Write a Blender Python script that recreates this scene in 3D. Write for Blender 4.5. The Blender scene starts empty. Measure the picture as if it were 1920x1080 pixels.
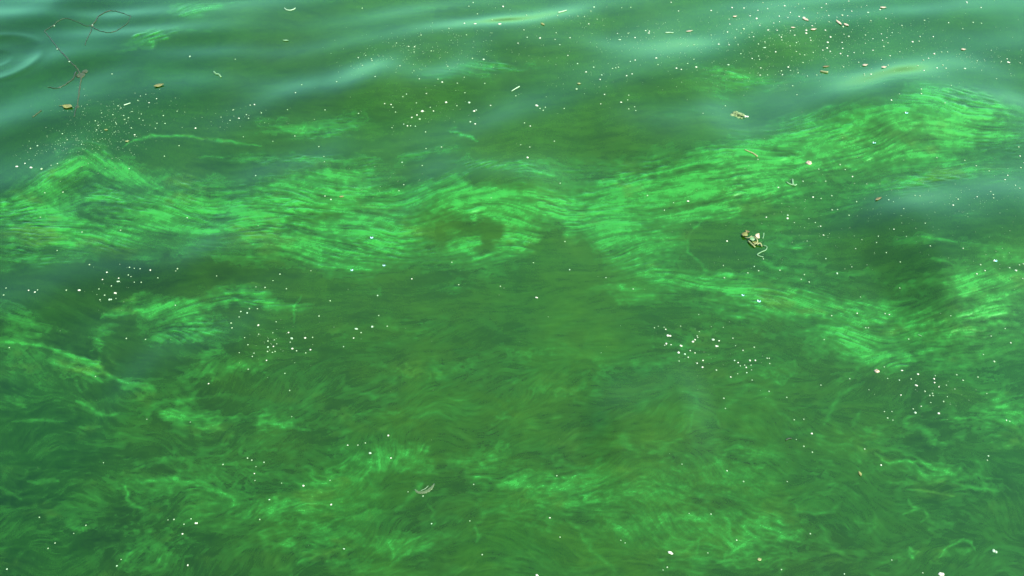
import bpy, bmesh, math, random
import numpy as np
from mathutils import Vector

# ------------------------------------------------------------------ camera, sky, sun, exposure
scene = bpy.context.scene
COL = scene.collection
CAM_H, PITCH, VFOV = 2.6, math.radians(42.0), math.radians(32.0)
cam_data = bpy.data.cameras.new("camera")
cam_data.sensor_fit = 'VERTICAL'
cam_data.angle = VFOV
cam_data.sensor_height = 24.0
cam_data.lens = 12.0 / math.tan(VFOV / 2)
cam_data.clip_start, cam_data.clip_end = 0.05, 3000.0
cam = bpy.data.objects.new("camera", cam_data)
COL.objects.link(cam)
cam.location = (0, 0, CAM_H)
cam.rotation_euler = (math.pi / 2 - PITCH, 0, 0)
scene.camera = cam

SUN_EL, SUN_AZ = math.radians(52), math.radians(122)      # azimuth from the viewing direction, left is negative
world = bpy.data.worlds.new("World")
scene.world = world
world.use_nodes = True
wn, wl = world.node_tree.nodes, world.node_tree.links
sky = wn.new('ShaderNodeTexSky')
sky.sky_type = 'NISHITA'
sky.sun_disc = False
sky.sun_elevation = SUN_EL
sky.sun_rotation = SUN_AZ
sky.air_density, sky.dust_density, sky.ozone_density = 1.0, 2.5, 1.0
wn['Background'].inputs['Strength'].default_value = 0.15
wl.new(sky.outputs['Color'], wn['Background'].inputs['Color'])

sun_data = bpy.data.lights.new("sun", 'SUN')
sun_data.energy, sun_data.angle, sun_data.color = 2.4, math.radians(0.53), (1.0, 0.95, 0.86)
sun = bpy.data.objects.new("sun", sun_data)
COL.objects.link(sun)
sun.location = (8, -5, 12)
to_sun = Vector((math.sin(SUN_AZ) * math.cos(SUN_EL), math.cos(SUN_AZ) * math.cos(SUN_EL), math.sin(SUN_EL)))
sun.rotation_euler = to_sun.to_track_quat('Z', 'Y').to_euler()

vs = scene.view_settings
vs.view_transform, vs.look, vs.gamma, vs.exposure = 'Standard', 'None', 1.0, 2.35
vs.use_curve_mapping = False

# ------------------------------------------------------------------ plan helpers
FPX = 540.0 / math.tan(VFOV / 2)
CP, SP = math.cos(PITCH), math.sin(PITCH)

def ground(px, py):
    """Where a line of sight of the photo meets the still water."""
    px = np.asarray(px, float); py = np.asarray(py, float)
    u, v = (px - 960) / FPX, (540 - py) / FPX
    dx, dy, dz = u, CP + v * SP, -SP + v * CP
    t = CAM_H / -dz
    return dx * t, dy * t

def plan(x, y):
    d = y * CP + CAM_H * SP
    v = (y * SP - CAM_H * CP) / d
    return 960 + FPX * x / d, 540 - FPX * v

rng = np.random.default_rng(11)
rnd = random.Random(5)

_perm = {}
def perlin(x, y, seed=0):
    if seed not in _perm:
        r = np.random.default_rng(1000 + seed)
        p = r.permutation(512).astype(np.int32)
        a = r.uniform(0, 2 * np.pi, 512)
        _perm[seed] = (np.concatenate([p, p]), np.cos(a).astype(np.float32), np.sin(a).astype(np.float32))
    p, gx, gy = _perm[seed]
    xf, yf = np.floor(x), np.floor(y)
    xi, yi = xf.astype(np.int32) & 511, yf.astype(np.int32) & 511
    fx, fy = (x - xf).astype(np.float32), (y - yf).astype(np.float32)
    u = fx * fx * fx * (fx * (fx * 6 - 15) + 10)
    v = fy * fy * fy * (fy * (fy * 6 - 15) + 10)
    def g(ix, iy, ax, ay):
        h = p[p[ix & 511] + (iy & 511)]
        return gx[h] * ax + gy[h] * ay
    n00, n10 = g(xi, yi, fx, fy), g(xi + 1, yi, fx - 1, fy)
    n01, n11 = g(xi, yi + 1, fx, fy - 1), g(xi + 1, yi + 1, fx - 1, fy - 1)
    a = n00 + u * (n10 - n00)
    b = n01 + u * (n11 - n01)
    return (a + v * (b - a)) * 1.5

def fbm(x, y, octaves=4, seed=0, gain=0.5):
    s, a, t = 0, 1.0, 0.0
    for k in range(octaves):
        s = s + a * perlin(x * 2 ** k + 17.3 * k, y * 2 ** k - 9.1 * k, seed + k)
        t += a; a *= gain
    return s / t

def smooth(a, b, x):
    t = np.clip((x - a) / (b - a), 0, 1)
    return t * t * (3 - 2 * t)

# ------------------------------------------------------------------ waves: long low ridges, in metres on the water
# each: points along the pale back of a swell (read off the photo), half-width m, steepness in degrees
RIDGES = [
    ([(-260, 70), (0, 26), (240, -14)], 0.170, 5.8),
    ([(-60, 128), (60, 100), (180, 64), (330, 36), (480, 14), (640, 2)], 0.170, 4.3),
    ([(150, 132), (300, 108), (440, 86), (560, 60)], 0.130, 3.6),
    ([(-150, 262), (0, 225), (150, 195), (300, 172), (420, 152), (560, 118)], 0.150, 5.0),
    ([(-100, 345), (60, 322), (200, 285)], 0.140, 5.5),
    ([(380, 222), (520, 190), (640, 166), (760, 138), (840, 112)], 0.140, 5.8),
    ([(560, 86), (700, 62), (860, 50), (1000, 30), (1130, 8), (1280, -22)], 0.180, 6.4),
    ([(600, 160), (740, 152), (860, 140), (960, 122)], 0.157, 9.0),
    ([(760, 135), (900, 103), (1010, 90), (1150, 94), (1260, 100), (1400, 86)], 0.202, 6.7),
    ([(700, 278), (760, 262), (860, 234), (960, 206), (1080, 178), (1180, 132), (1300, 100), (1420, 70), (1560, 38)], 0.190, 9.9),
    ([(1250, 26), (1400, 38), (1560, 22), (1760, 0), (1960, -40)], 0.200, 6.0),
    ([(1440, 150), (1640, 112), (1760, 86), (1880, 60), (2100, 15)], 0.200, 4.6),
    ([(1060, 282), (1240, 270), (1380, 250), (1480, 222), (1580, 190), (1700, 160), (1900, 130)], 0.213, 12.3),
    ([(1500, 432), (1640, 400), (1760, 368), (1900, 315), (2100, 240)], 0.170, 13.9),
    ([(1640, 552), (1760, 515), (1860, 465), (2000, 410)], 0.150, 13.9),
    ([(-200, 560), (0, 548), (120, 530), (240, 505)], 0.130, 4.7),
    ([(0, 478), (250, 470), (400, 452), (560, 430)], 0.110, 4.0),
    ([(330, 445), (480, 425), (620, 395)], 0.110, 4.0),
    ([(200, 700), (300, 668), (380, 645), (480, 600), (560, 575)], 0.120, 5.5),
    ([(740, 350), (860, 328), (960, 328), (1080, 310)], 0.140, 11.1),
    ([(420, 330), (560, 320), (700, 280)], 0.140, 5.5),
    ([(-100, 440), (60, 410), (200, 380)], 0.120, 3.2),
    ([(1080, 790), (1220, 750), (1340, 715)], 0.120, 9.8),
    ([(1500, 255), (1650, 225), (1800, 205), (1960, 170)], 0.157, 8.6),
    ([(1480, 205), (1640, 168), (1780, 142), (1960, 104)], 0.179, 2.5),
    ([(1600, 480), (1740, 448), (1860, 400), (2000, 350)], 0.140, 10.1),
    ([(880, 66), (1020, 56), (1140, 44)], 0.140, 4.7),
    ([(1080, 240), (1240, 215), (1380, 180)], 0.157, 7.8),
]
_R = []
for pts, wd, deg in RIDGES:
    gx, gy = ground([p[0] for p in pts], [p[1] for p in pts])
    c = np.polyfit(gx, gy, min(3, len(pts) - 1))
    _R.append((c, np.polyder(c), float(gx[0]), float(gx[-1]), wd, math.tan(math.radians(deg)) * wd / .607))
RING = ground(-10, 112)

def wave(x, y):
    x = np.asarray(x, np.float32); y = np.asarray(y, np.float32)
    wob = .09 * perlin(x * 1.1, y * 1.1, 70) + .03 * perlin(x * 3, y * 3, 72)
    z = np.zeros_like(x)
    for c, dc, x0, x1, wd, h in _R:
        xc = np.clip(x, x0, x1)
        t = (xc - x0) / (x1 - x0)
        tilt = np.sqrt(1 + np.polyval(dc, xc) ** 2)
        d = (y + wob - np.polyval(c, xc)) / tilt + wd * .85
        out = np.maximum(np.maximum(x0 - x, x - x1), 0)
        fade = smooth(0, .3, t) * smooth(1, .7, t) * np.exp(-(out / .3) ** 2)
        z += .86 * h * fade * np.exp(-d * d / (2 * wd * wd))
    # general swell, so that the water goes on outside the picture
    ph = 2.2 * perlin(x * .7, y * .7, 71)
    far = smooth(2.6, 4.6, y) * .75 + .25
    z += .0026 * far * (.6 + .6 * perlin(x * .9 + 7, y * .9, 74)) * np.sin((x * .53 - y * .85) * 14.5 + ph * 1.6)
    z += .0016 * far * np.sin((x * .25 - y * .97) * 19 + ph * 3)
    r = np.hypot(x - RING[0], y - RING[1])
    z += .0026 * np.exp(-((r - .235) / .028) ** 2) - .0016 * np.exp(-((r - .16) / .035) ** 2) + .0010 * np.exp(-((r - .09) / .02) ** 2)
    return z

# ------------------------------------------------------------------ materials
def srgb(r, g, b):
    return tuple(((c / 255 / 12.92) if c / 255 <= .04045 else ((c / 255 + .055) / 1.055) ** 2.4) for c in (r, g, b))

class Mat:
    def __init__(self, name, rough=.5, spec=.5, ior=1.45):
        self.m = bpy.data.materials.new(name)
        self.m.use_nodes = True
        self.n, self.l = self.m.node_tree.nodes, self.m.node_tree.links
        self.p = self.n['Principled BSDF']
        self.out = self.n['Material Output']
        self.p.inputs['Roughness'].default_value = rough
        self.p.inputs['IOR'].default_value = ior
        self.p.inputs['Specular IOR Level'].default_value = spec
    def add(self, kind, **kw):
        nd = self.n.new(kind)
        for k, v in kw.items():
            setattr(nd, k, v)
        return nd
    def noise(self, scale, detail=3, stretch=(1, 1, 1), coord='Object', rough=.55):
        tc = self.add('ShaderNodeTexCoord')
        mp = self.add('ShaderNodeMapping')
        mp.inputs['Scale'].default_value = stretch
        nz = self.add('ShaderNodeTexNoise')
        nz.inputs['Scale'].default_value, nz.inputs['Detail'].default_value = scale, detail
        nz.inputs['Roughness'].default_value = rough
        self.l.new(tc.outputs[coord], mp.inputs['Vector'])
        self.l.new(mp.outputs[0], nz.inputs['Vector'])
        return nz.outputs['Fac']
    def ramp(self, fac, stops):
        r = self.add('ShaderNodeValToRGB')
        e = r.color_ramp.elements
        while len(e) < len(stops):
            e.new(.5)
        for el, (p, c) in zip(e, stops):
            el.position = p
            el.color = (*c, 1) if len(c) == 3 else c
        self.l.new(fac, r.inputs[0])
        return r.outputs[0]
    def math(self, op, a, b=None, clamp=False):
        nd = self.add('ShaderNodeMath', operation=op, use_clamp=clamp)
        for i, v in enumerate((a, b)):
            if v is None: continue
            if isinstance(v, (int, float)): nd.inputs[i].default_value = v
            else: self.l.new(v, nd.inputs[i])
        return nd.outputs[0]
    def mix(self, fac, a, b, blend='MIX'):
        nd = self.add('ShaderNodeMix', data_type='RGBA', blend_type=blend)
        for key, v in ((0, fac), (6, a), (7, b)):
            if isinstance(v, (int, float)): nd.inputs[key].default_value = v
            elif isinstance(v, tuple): nd.inputs[key].default_value = (*v, 1)
            else: self.l.new(v, nd.inputs[key])
        return nd.outputs[2]
    def attr(self, name):
        return self.add('ShaderNodeAttribute', attribute_name=name)
    def color(self, src):
        if isinstance(src, tuple): self.p.inputs['Base Color'].default_value = (*src, 1)
        else: self.l.new(src, self.p.inputs['Base Color'])
    def bump(self, fac, strength=.3, dist=.001):
        b = self.add('ShaderNodeBump')
        b.inputs['Strength'].default_value, b.inputs['Distance'].default_value = strength, dist
        self.l.new(fac, b.inputs['Height'])
        self.l.new(b.outputs[0], self.p.inputs['Normal'])

# pond water and the algae in it: what floats where comes from the "pigment" and "dens" attributes; the pale wash is in the pigment too
W = Mat('algal_water', rough=.06, spec=.5, ior=1.28)
dens = W.attr('dens').outputs['Fac']
cl = W.noise(30, 5, rough=.65)
fine = W.noise(300, 3, rough=.7)
c0 = W.attr('pigment').outputs['Color']
c1 = W.mix(1.0, c0, W.ramp(cl, [(.30, (.90, .92, .88)), (.52, (1, 1, 1)), (.72, (1.10, 1.07, 1.12))]), 'MULTIPLY')
c2 = W.mix(1.0, c1, W.ramp(fine, [(.28, (.82, .86, .82)), (.5, (1, 1, 1)), (.72, (1.22, 1.16, 1.22))]), 'MULTIPLY')
W.n.remove(W.p)
df = W.add('ShaderNodeBsdfDiffuse'); gs = W.add('ShaderNodeBsdfGlossy'); fr = W.add('ShaderNodeFresnel'); mxs = W.add('ShaderNodeMixShader')
W.l.new(c2, df.inputs['Color'])
gs.inputs['Color'].default_value = (.42, 1.0, .53, 1)        # green put into the mirrored sky light by colour
fr.inputs['IOR'].default_value = 1.46
W.l.new(W.math('ADD', W.math('MULTIPLY', dens, .30), .06), gs.inputs['Roughness'])
W.l.new(fr.outputs[0], mxs.inputs[0]); W.l.new(df.outputs[0], mxs.inputs[1]); W.l.new(gs.outputs[0], mxs.inputs[2])
W.l.new(mxs.outputs[0], W.out.inputs['Surface'])
bp = W.add('ShaderNodeBump')
W.l.new(W.math('MULTIPLY', dens, .35, True), bp.inputs['Strength'])
bp.inputs['Distance'].default_value = .0012
W.l.new(W.noise(330, 3), bp.inputs['Height'])
for nd in (df, gs, fr): W.l.new(bp.outputs[0], nd.inputs['Normal'])

def patch_of(X, Y, Z, keep, dens, pig):
    """Vertices, quads and attributes of one sheet given as 2-D arrays; keep says which quads stay."""
    ny, nx = X.shape
    idx = np.arange(ny * nx, dtype=np.int32).reshape(ny, nx)
    q = np.stack([idx[:-1, :-1], idx[:-1, 1:], idx[1:, 1:], idx[1:, :-1]], -1).reshape(-1, 4)
    co = np.stack([X, Y, Z], -1).reshape(-1, 3).astype(np.float32)
    sel = np.arange(len(co))
    if keep is not None:
        q = q[keep.reshape(-1)]
        sel = np.unique(q)
        remap = np.zeros(len(co), np.int32); remap[sel] = np.arange(len(sel), dtype=np.int32)
        q = remap[q]; co = co[sel]
    return co, q, dens.reshape(-1)[sel], pig.reshape(-1, 3)[sel]

def sheet(name, patches, mat):
    off, cos, qs = 0, [], []
    for co, q, _, _ in patches:
        cos.append(co); qs.append(q + off); off += len(co)
    co, q = np.concatenate(cos), np.concatenate(qs).astype(np.int32)
    dn = np.concatenate([p[2] for p in patches]); pg = np.concatenate([p[3] for p in patches])
    me = bpy.data.meshes.new(name)
    me.vertices.add(len(co)); me.vertices.foreach_set('co', co.ravel())
    me.loops.add(q.size); me.loops.foreach_set('vertex_index', q.ravel())
    me.polygons.add(len(q))
    me.polygons.foreach_set('loop_start', np.arange(0, q.size, 4, dtype=np.int32))
    me.polygons.foreach_set('use_smooth', np.ones(len(q), bool))
    at = me.attributes.new('dens', 'FLOAT', 'POINT')
    at.data.foreach_set('value', dn.astype(np.float32))
    at = me.attributes.new('pigment', 'FLOAT_COLOR', 'POINT')
    at.data.foreach_set('color', np.concatenate([pg, np.ones((len(pg), 1))], 1).ravel().astype(np.float32))
    me.update(calc_edges=True)
    me.materials.append(mat.m)
    o = bpy.data.objects.new(name, me)
    COL.objects.link(o)
    return o

# ------------------------------------------------------------------ water
MURK_WASH = [(30,40,38,95,22),(100,30,30,95,20),(70,130,45,115,40),(300,140,50,120,55),(200,290,50,115,40),(330,290,58,122,62),  # murky water colours; paler centre and darker edges painted in as a light wash
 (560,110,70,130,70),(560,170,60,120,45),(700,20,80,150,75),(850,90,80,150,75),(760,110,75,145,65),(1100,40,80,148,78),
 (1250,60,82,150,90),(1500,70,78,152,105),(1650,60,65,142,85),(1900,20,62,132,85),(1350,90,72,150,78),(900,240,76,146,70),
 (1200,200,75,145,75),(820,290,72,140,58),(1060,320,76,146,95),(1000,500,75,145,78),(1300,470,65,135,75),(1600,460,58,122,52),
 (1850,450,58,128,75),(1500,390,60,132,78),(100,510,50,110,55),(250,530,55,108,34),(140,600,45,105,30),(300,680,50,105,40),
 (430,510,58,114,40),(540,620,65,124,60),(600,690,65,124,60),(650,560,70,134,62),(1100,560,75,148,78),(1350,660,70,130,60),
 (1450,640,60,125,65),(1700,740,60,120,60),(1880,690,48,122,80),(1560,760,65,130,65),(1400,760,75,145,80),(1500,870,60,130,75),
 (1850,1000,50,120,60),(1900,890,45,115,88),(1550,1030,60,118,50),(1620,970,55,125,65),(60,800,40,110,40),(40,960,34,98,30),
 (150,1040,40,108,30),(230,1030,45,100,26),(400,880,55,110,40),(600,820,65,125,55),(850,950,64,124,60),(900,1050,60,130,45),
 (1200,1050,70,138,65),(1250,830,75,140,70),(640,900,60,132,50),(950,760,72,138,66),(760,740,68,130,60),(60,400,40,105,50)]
MURK_WASH_GAIN = np.array([.097, .102, .006])

def murk_wash(px, py):
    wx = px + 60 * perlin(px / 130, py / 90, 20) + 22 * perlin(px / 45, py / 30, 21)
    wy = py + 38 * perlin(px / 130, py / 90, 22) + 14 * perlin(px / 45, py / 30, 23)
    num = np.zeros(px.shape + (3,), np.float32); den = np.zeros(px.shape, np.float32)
    for x, y, r, g, b in MURK_WASH:
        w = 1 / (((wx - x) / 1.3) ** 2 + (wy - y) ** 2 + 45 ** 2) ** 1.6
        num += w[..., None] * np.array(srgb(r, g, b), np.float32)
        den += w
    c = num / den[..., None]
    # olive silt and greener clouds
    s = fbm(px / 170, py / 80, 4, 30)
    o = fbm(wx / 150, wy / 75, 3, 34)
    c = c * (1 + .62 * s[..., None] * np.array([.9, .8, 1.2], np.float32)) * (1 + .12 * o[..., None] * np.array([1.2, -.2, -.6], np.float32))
    return np.maximum(c, .55 * num / den[..., None]) * MURK_WASH_GAIN

def axis(lo, hi, step, far, grow=1.35):
    mid = [lo]
    while mid[-1] < hi:
        mid.append(mid[-1] + (step(mid[-1]) if callable(step) else step))
    a, b, d = [], [], .05
    x = mid[0]
    while x > -far: x -= d; d *= grow; a.append(x)
    x, d = mid[-1], .05
    while x < far: x += d; d *= grow; b.append(x)
    return np.array(a[::-1] + mid + b)

xs = axis(-4.3, 4.3, .018, 900)
ys = axis(.9, 8.4, lambda y: .010 + .003 * y, 900)
X, Y = np.meshgrid(xs, ys)
near = (np.abs(X) < 9) & (Y > -1) & (Y < 14)
Z = np.where(near, wave(X, Y), 0) * smooth(9, 5, np.abs(X)) * smooth(14, 9, Y) * smooth(-1, .5, Y)
PXw, PYw = plan(np.clip(X, -6, 6), np.clip(Y, .8, 11))
Z -= .003
far_murk_wash = murk_wash(np.clip(PXw, -500, 2420), np.clip(PYw, -330, 1500))
inner = (PXw > -190) & (PXw < 2110) & (PYw > -120) & (PYw < 1180) & (Y > 1.2) & (Y < 9)
hole = inner[:-1, :-1] & inner[:-1, 1:] & inner[1:, 1:] & inner[1:, :-1]
outer_patch = patch_of(X, Y, Z, ~hole, np.zeros_like(X), far_murk_wash)

# ------------------------------------------------------------------ algae bloom
G = 1.6
gx = np.arange(-210, 2130 + G, G); gy = np.arange(-140, 1200 + G, G)
PX, PY = np.meshgrid(gx.astype(np.float32), gy.astype(np.float32))
H_, W_ = PX.shape

FLOW = [(0,400,0),(0,480,0),(60,330,-35),(120,320,-40),(200,310,48),(260,340,35),(330,370,12),(450,400,3),(550,450,8),(600,400,0),
 (700,400,5),(800,380,-8),(880,340,-35),(950,390,5),(1050,400,5),(1150,400,-3),(1180,480,-15),(1260,360,-8),(1400,330,-8),
 (1500,300,-10),(1600,280,-12),(1700,250,-15),(1800,230,5),(1900,240,8),(300,590,-18),(350,620,-10),(340,650,25),(450,560,5),
 (400,700,-40),(50,600,10),(120,640,40),(200,690,30),(100,680,20),(1350,530,18),(1480,600,20),(1560,620,15),(1650,600,0),
 (1600,660,22),(1710,670,-25),(1800,560,-5),(1850,620,-20),(1880,780,20),(1650,560,0),(60,790,0),(300,780,10),(450,800,-15),
 (560,780,-25),(300,900,-10),(400,920,20),(480,970,-35),(300,1020,-25),(560,940,-20),(740,850,-60),(830,830,-30),(900,840,-30),
 (1000,900,5),(1100,940,-8),(1250,930,-5),(1000,1000,40),(1150,1000,30),(900,1040,-15),(700,1050,-30),(1350,920,40),(1420,960,20),
 (1500,1000,25),(1650,870,25),(1750,900,15),(1850,890,15),(1550,930,30),(1700,980,-10),(1750,800,10),(1680,740,-40),(200,80,-12),
 (700,60,-12),(1200,100,-15),(1600,80,-15),(400,150,-12),(900,140,5),(1600,190,-8),(900,720,-15),(1100,760,-20),(-200,500,0),(2100,500,-5)]
ca = np.zeros_like(PX); sa = np.zeros_like(PX)
for x, y, d in FLOW:
    w = 1 / ((PX - x) ** 2 + ((PY - y) * 1.6) ** 2 + 40 ** 2) ** 1.4
    ca += w * math.cos(2 * math.radians(d)); sa += w * math.sin(2 * math.radians(d))
low = smooth(540, 800, PY)
turn = (.55 + 1.3 * low) * fbm(PX / 130, PY / 85, 3, 40)
theta = .5 * np.arctan2(sa, ca) + turn
DX, DY = np.cos(theta).astype(np.float32), np.sin(theta).astype(np.float32)

def along(seed, n):
    """Smear a field along the drift of the water (n cells either way)."""
    acc = seed.copy(); wsum = 1.0
    f = seed.ravel(); dx, dy = DX.ravel(), DY.ravel()
    base_y, base_x = np.mgrid[0:H_, 0:W_].astype(np.float32)
    for sgn in (1, -1):
        qx, qy = base_x.ravel().copy(), base_y.ravel().copy()
        for k in range(n):
            i = (np.clip(qy + .5, 0, H_ - 1).astype(np.int32) * W_ + np.clip(qx + .5, 0, W_ - 1).astype(np.int32))
            qx += sgn * dx[i]; qy += sgn * dy[i]
            i = (np.clip(qy + .5, 0, H_ - 1).astype(np.int32) * W_ + np.clip(qx + .5, 0, W_ - 1).astype(np.int32))
            w = .5 + .5 * math.cos(math.pi * (k + 1) / (n + 1))
            acc += w * f[i].reshape(H_, W_)
            if sgn == 1: wsum += 2 * w
    acc /= wsum
    return (acc - acc.mean()) / acc.std()

noise = lambda: rng.standard_normal(PX.shape).astype(np.float32)
streak = along(noise() + 1.2 * perlin(PX / 6, PY / 5, 45) + .8 * perlin(PX / 14, PY / 9, 49), 36)
ripple = along(perlin(PX / 4.4, PY / 3.6, 46) + .6 * perlin(PX / 9, PY / 6.5, 43) + .45 * noise(), 8)
broad = along(perlin(PX / 70, PY / 13, 47) + .7 * perlin(PX / 36, PY / 8, 48) + .5 * perlin(PX / 26, PY / 20, 44), 26)

# envelope: (cx, cy, rx, ry, angle, strength)
BLOBS = [(700,332,150,26,-5,.36),(1000,330,120,20,-8,.30),(880,142,130,14,-5,.34),(480,300,90,12,5,.30),(1560,400,160,20,-8,.28),(1300,230,120,12,-10,.26),(1700,345,200,26,-6,.45),(1850,332,80,18,0,.4),(1420,385,120,14,-6,.3),(1600,610,330,85,5,.30),(1500,560,200,46,12,.32),(1850,600,130,80,0,.35),(500,430,560,80,2,.30),(1080,425,300,95,0,.38),(1600,292,380,66,-11,.38),
 (1150,905,320,90,0,.32),(500,850,250,60,-10,.30),(1000,705,380,80,-8,.26),(700,630,220,60,0,.20),(250,960,260,80,-10,.28),(1700,880,220,70,15,.30),(1250,1000,300,60,10,.30),(700,300,160,30,-8,.22),(560,240,140,24,-6,.22),(1400,165,160,30,-5,.28),
 (60,440,150,55,0,.62),(110,335,90,18,-38,.55),(235,340,110,30,32,.85),(330,372,160,36,12,.72),(200,405,260,40,0,.62),(90,490,150,12,-6,.6),
 (450,410,180,42,3,.80),(580,400,150,42,3,.85),(560,468,140,28,6,.62),(180,300,16,30,10,.35),
 (700,390,140,46,2,.95),(700,460,110,32,5,.78),(830,385,120,32,-10,.85),(960,395,130,33,5,.95),(930,470,90,20,-3,.85),(870,440,60,18,0,.7),
 (1000,430,50,36,-30,.65),(1120,420,120,50,0,.85),(1190,470,90,34,-12,.85),(1200,370,120,38,-8,.85),(655,510,50,22,25,.6),(690,540,40,10,10,.35),
 (880,357,45,13,-45,.9),(935,325,62,8,5,.95),(855,380,60,20,-20,.8),(885,312,14,14,30,.5),
 (1320,350,150,40,-5,.85),(1440,320,130,36,-10,.80),(1540,300,120,32,-12,.85),(1640,272,120,34,-12,.95),(1740,255,110,42,-10,.95),(1720,213,70,13,-16,.8),
 (1830,235,90,28,5,.72),(1890,262,60,30,0,.6),(1300,405,90,20,-5,.55),(1420,290,110,10,-9,.34),(1530,240,90,14,-10,.34),(1760,336,42,10,0,.6),
 (1340,415,70,12,-14,.5),(1160,550,62,15,15,.62),(835,540,50,10,0,.4),(1250,520,50,14,20,.4),
 (310,583,60,12,-15,.72),(235,580,60,10,-15,.7),(345,585,90,18,-10,.95),(330,612,60,28,20,.85),(380,615,50,17,-15,.9),(450,570,110,7,4,.85),
 (430,543,70,13,5,.7),(490,560,50,8,25,.8),(290,640,24,20,0,.5),(185,613,28,8,0,.65),(172,635,18,11,0,.6),(190,658,38,12,40,.5),
 (400,665,40,15,-35,.8),(440,690,60,14,-15,.7),(380,702,35,18,-40,.65),(40,600,60,22,15,.55),(40,660,60,38,10,.42),(110,680,120,20,20,.48),
 (170,690,90,8,25,.75),(230,715,40,9,45,.7),(436,642,12,5,0,.6),
 (1345,525,50,16,15,.95),(1400,540,60,14,12,.85),(1300,550,60,14,0,.6),(1395,560,60,14,8,.8),(1335,570,40,14,20,.55),(1490,600,60,18,22,.85),
 (1470,570,60,10,5,.5),(1530,580,60,14,0,.5),(1545,575,40,8,-20,.6),(1600,580,16,9,0,.75),(1680,590,80,18,5,.5),(1690,625,120,16,3,.55),(1600,655,50,22,20,.98),(1530,655,40,14,10,.6),
 (1720,670,60,14,-22,.85),(1660,670,40,14,-10,.6),(1480,705,40,14,10,.65),(1570,705,30,12,-25,.65),(1720,610,50,10,0,.7),(1600,630,60,10,10,.5),
 (1830,560,70,18,-5,.85),(1850,590,50,14,-10,.75),(1800,600,90,10,-18,.5),(1870,640,60,12,-15,.45),(1780,690,40,14,0,.45),(1440,620,60,12,25,.4),
 (1740,480,60,10,5,.42),(1840,485,60,12,-5,.42),(1790,440,50,12,0,.35),(1480,480,60,8,12,.42),(1530,470,60,20,0,.3),(1450,500,40,6,10,.42),(1600,515,60,8,0,.35),(1880,500,50,12,0,.5),
 (1890,750,60,32,15,.98),(1840,775,50,18,20,.7),(1910,800,50,26,15,.8),(1870,820,70,10,15,.6),(1740,798,60,10,10,.75),(1750,825,40,12,10,.5),(1700,790,30,6,0,.5),
 (270,80,48,12,-14,.62),(370,16,60,16,-2,.55),(350,60,60,6,0,.3),(880,145,60,12,-5,.4),(980,140,60,8,0,.32),(640,235,50,12,-6,.55),(790,300,55,10,-8,.42),(700,345,50,14,0,.4),
 (1360,155,60,10,5,.45),(1440,160,60,10,-5,.45),(1340,185,30,8,0,.35),(820,20,60,10,-5,.3),(560,345,60,12,5,.35),(520,240,60,10,0,.3),(575,250,60,5,5,.5),
 (360,345,120,14,10,.4),(540,300,120,10,4,.25),
 (330,790,120,30,8,.42),(440,785,90,10,-8,.55),(400,720,60,10,-5,.6),(500,790,60,12,-20,.5),(520,795,30,9,-15,.7),(320,770,70,22,5,.55),(60,740,60,20,0,.3),
 (640,930,80,60,0,.48),(735,850,48,34,-50,.62),(770,880,40,45,-60,.58),(690,880,40,40,-40,.45),(910,850,55,34,-30,.58),(1000,910,150,36,0,.36),(1180,930,160,45,0,.48),(1240,905,60,20,0,.4),
 (1330,930,55,55,45,.62),(1400,870,50,45,45,.5),(1380,985,60,40,20,.55),(1450,1005,80,36,20,.45),(1300,1035,90,30,0,.42),(560,950,100,55,-20,.45),
 (600,1010,100,50,20,.42),(480,970,70,14,-35,.6),(440,930,16,16,0,.75),(300,1020,90,30,-20,.35),(270,1045,26,16,0,.6),(380,920,90,22,15,.45),
 (1630,835,40,26,30,.45),(1740,880,90,22,15,.45),(1800,905,60,10,15,.5),(1590,850,26,10,20,.5),(1750,995,22,12,-30,.7),(1705,1030,20,20,20,.6),(1780,1040,26,10,-30,.6),
 (1560,915,60,14,-8,.45),(1570,880,80,10,-5,.3),(1640,980,50,10,10,.4),(1640,1050,90,20,0,.3),(1180,1000,50,12,35,.5),(1120,1000,80,10,-15,.3),(760,1000,60,30,-30,.45),(700,1060,80,20,-20,.5),(830,1000,60,14,-25,.4),
 (620,630,40,14,0,.2),(1480,460,40,6,5,.4),(1420,440,60,5,5,.3)]
VOIDS = [(1022,465,30,34,-25,1.3),(1045,448,16,26,20,1.2),(1090,490,42,44,35,1.3),(1040,520,60,26,0,1.0),(870,431,22,11,8,1.2),(910,437,24,13,-10,1.3),(906,462,18,9,0,1.1),(835,440,26,22,0,.8),(690,390,26,18,0,.5),
 (925,352,40,16,5,1.0),(800,330,60,26,0,.8),(1350,465,52,40,0,1.2),(1665,213,45,9,-10,.9),(1720,240,40,9,0,.5),(330,655,30,12,0,.3),(245,665,50,50,0,1.0),(255,600,40,22,0,.7),
 (560,620,90,40,0,.7),(820,940,60,40,0,.8),(880,800,40,60,0,.5),(1420,800,60,40,0,.5),(1530,670,60,34,20,.25),(400,520,180,22,4,.8),(80,525,120,18,0,.9),(1620,735,60,45,0,.7)]

def soft(px, py, rx, ry, deg, p=1.25):
    a = math.radians(deg); c, s = math.cos(a), math.sin(a)
    u, v = (c * px + s * py) / rx, (-s * px + c * py) / ry
    return np.exp(-np.minimum((u * u + v * v), 30) ** p)

def warp(amp_x, amp_y, sx, sy, seed):
    return amp_x * fbm(PX / sx, PY / sy, 3, seed), amp_y * fbm(PX / sx, PY / sy, 3, seed + 5)

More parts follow.
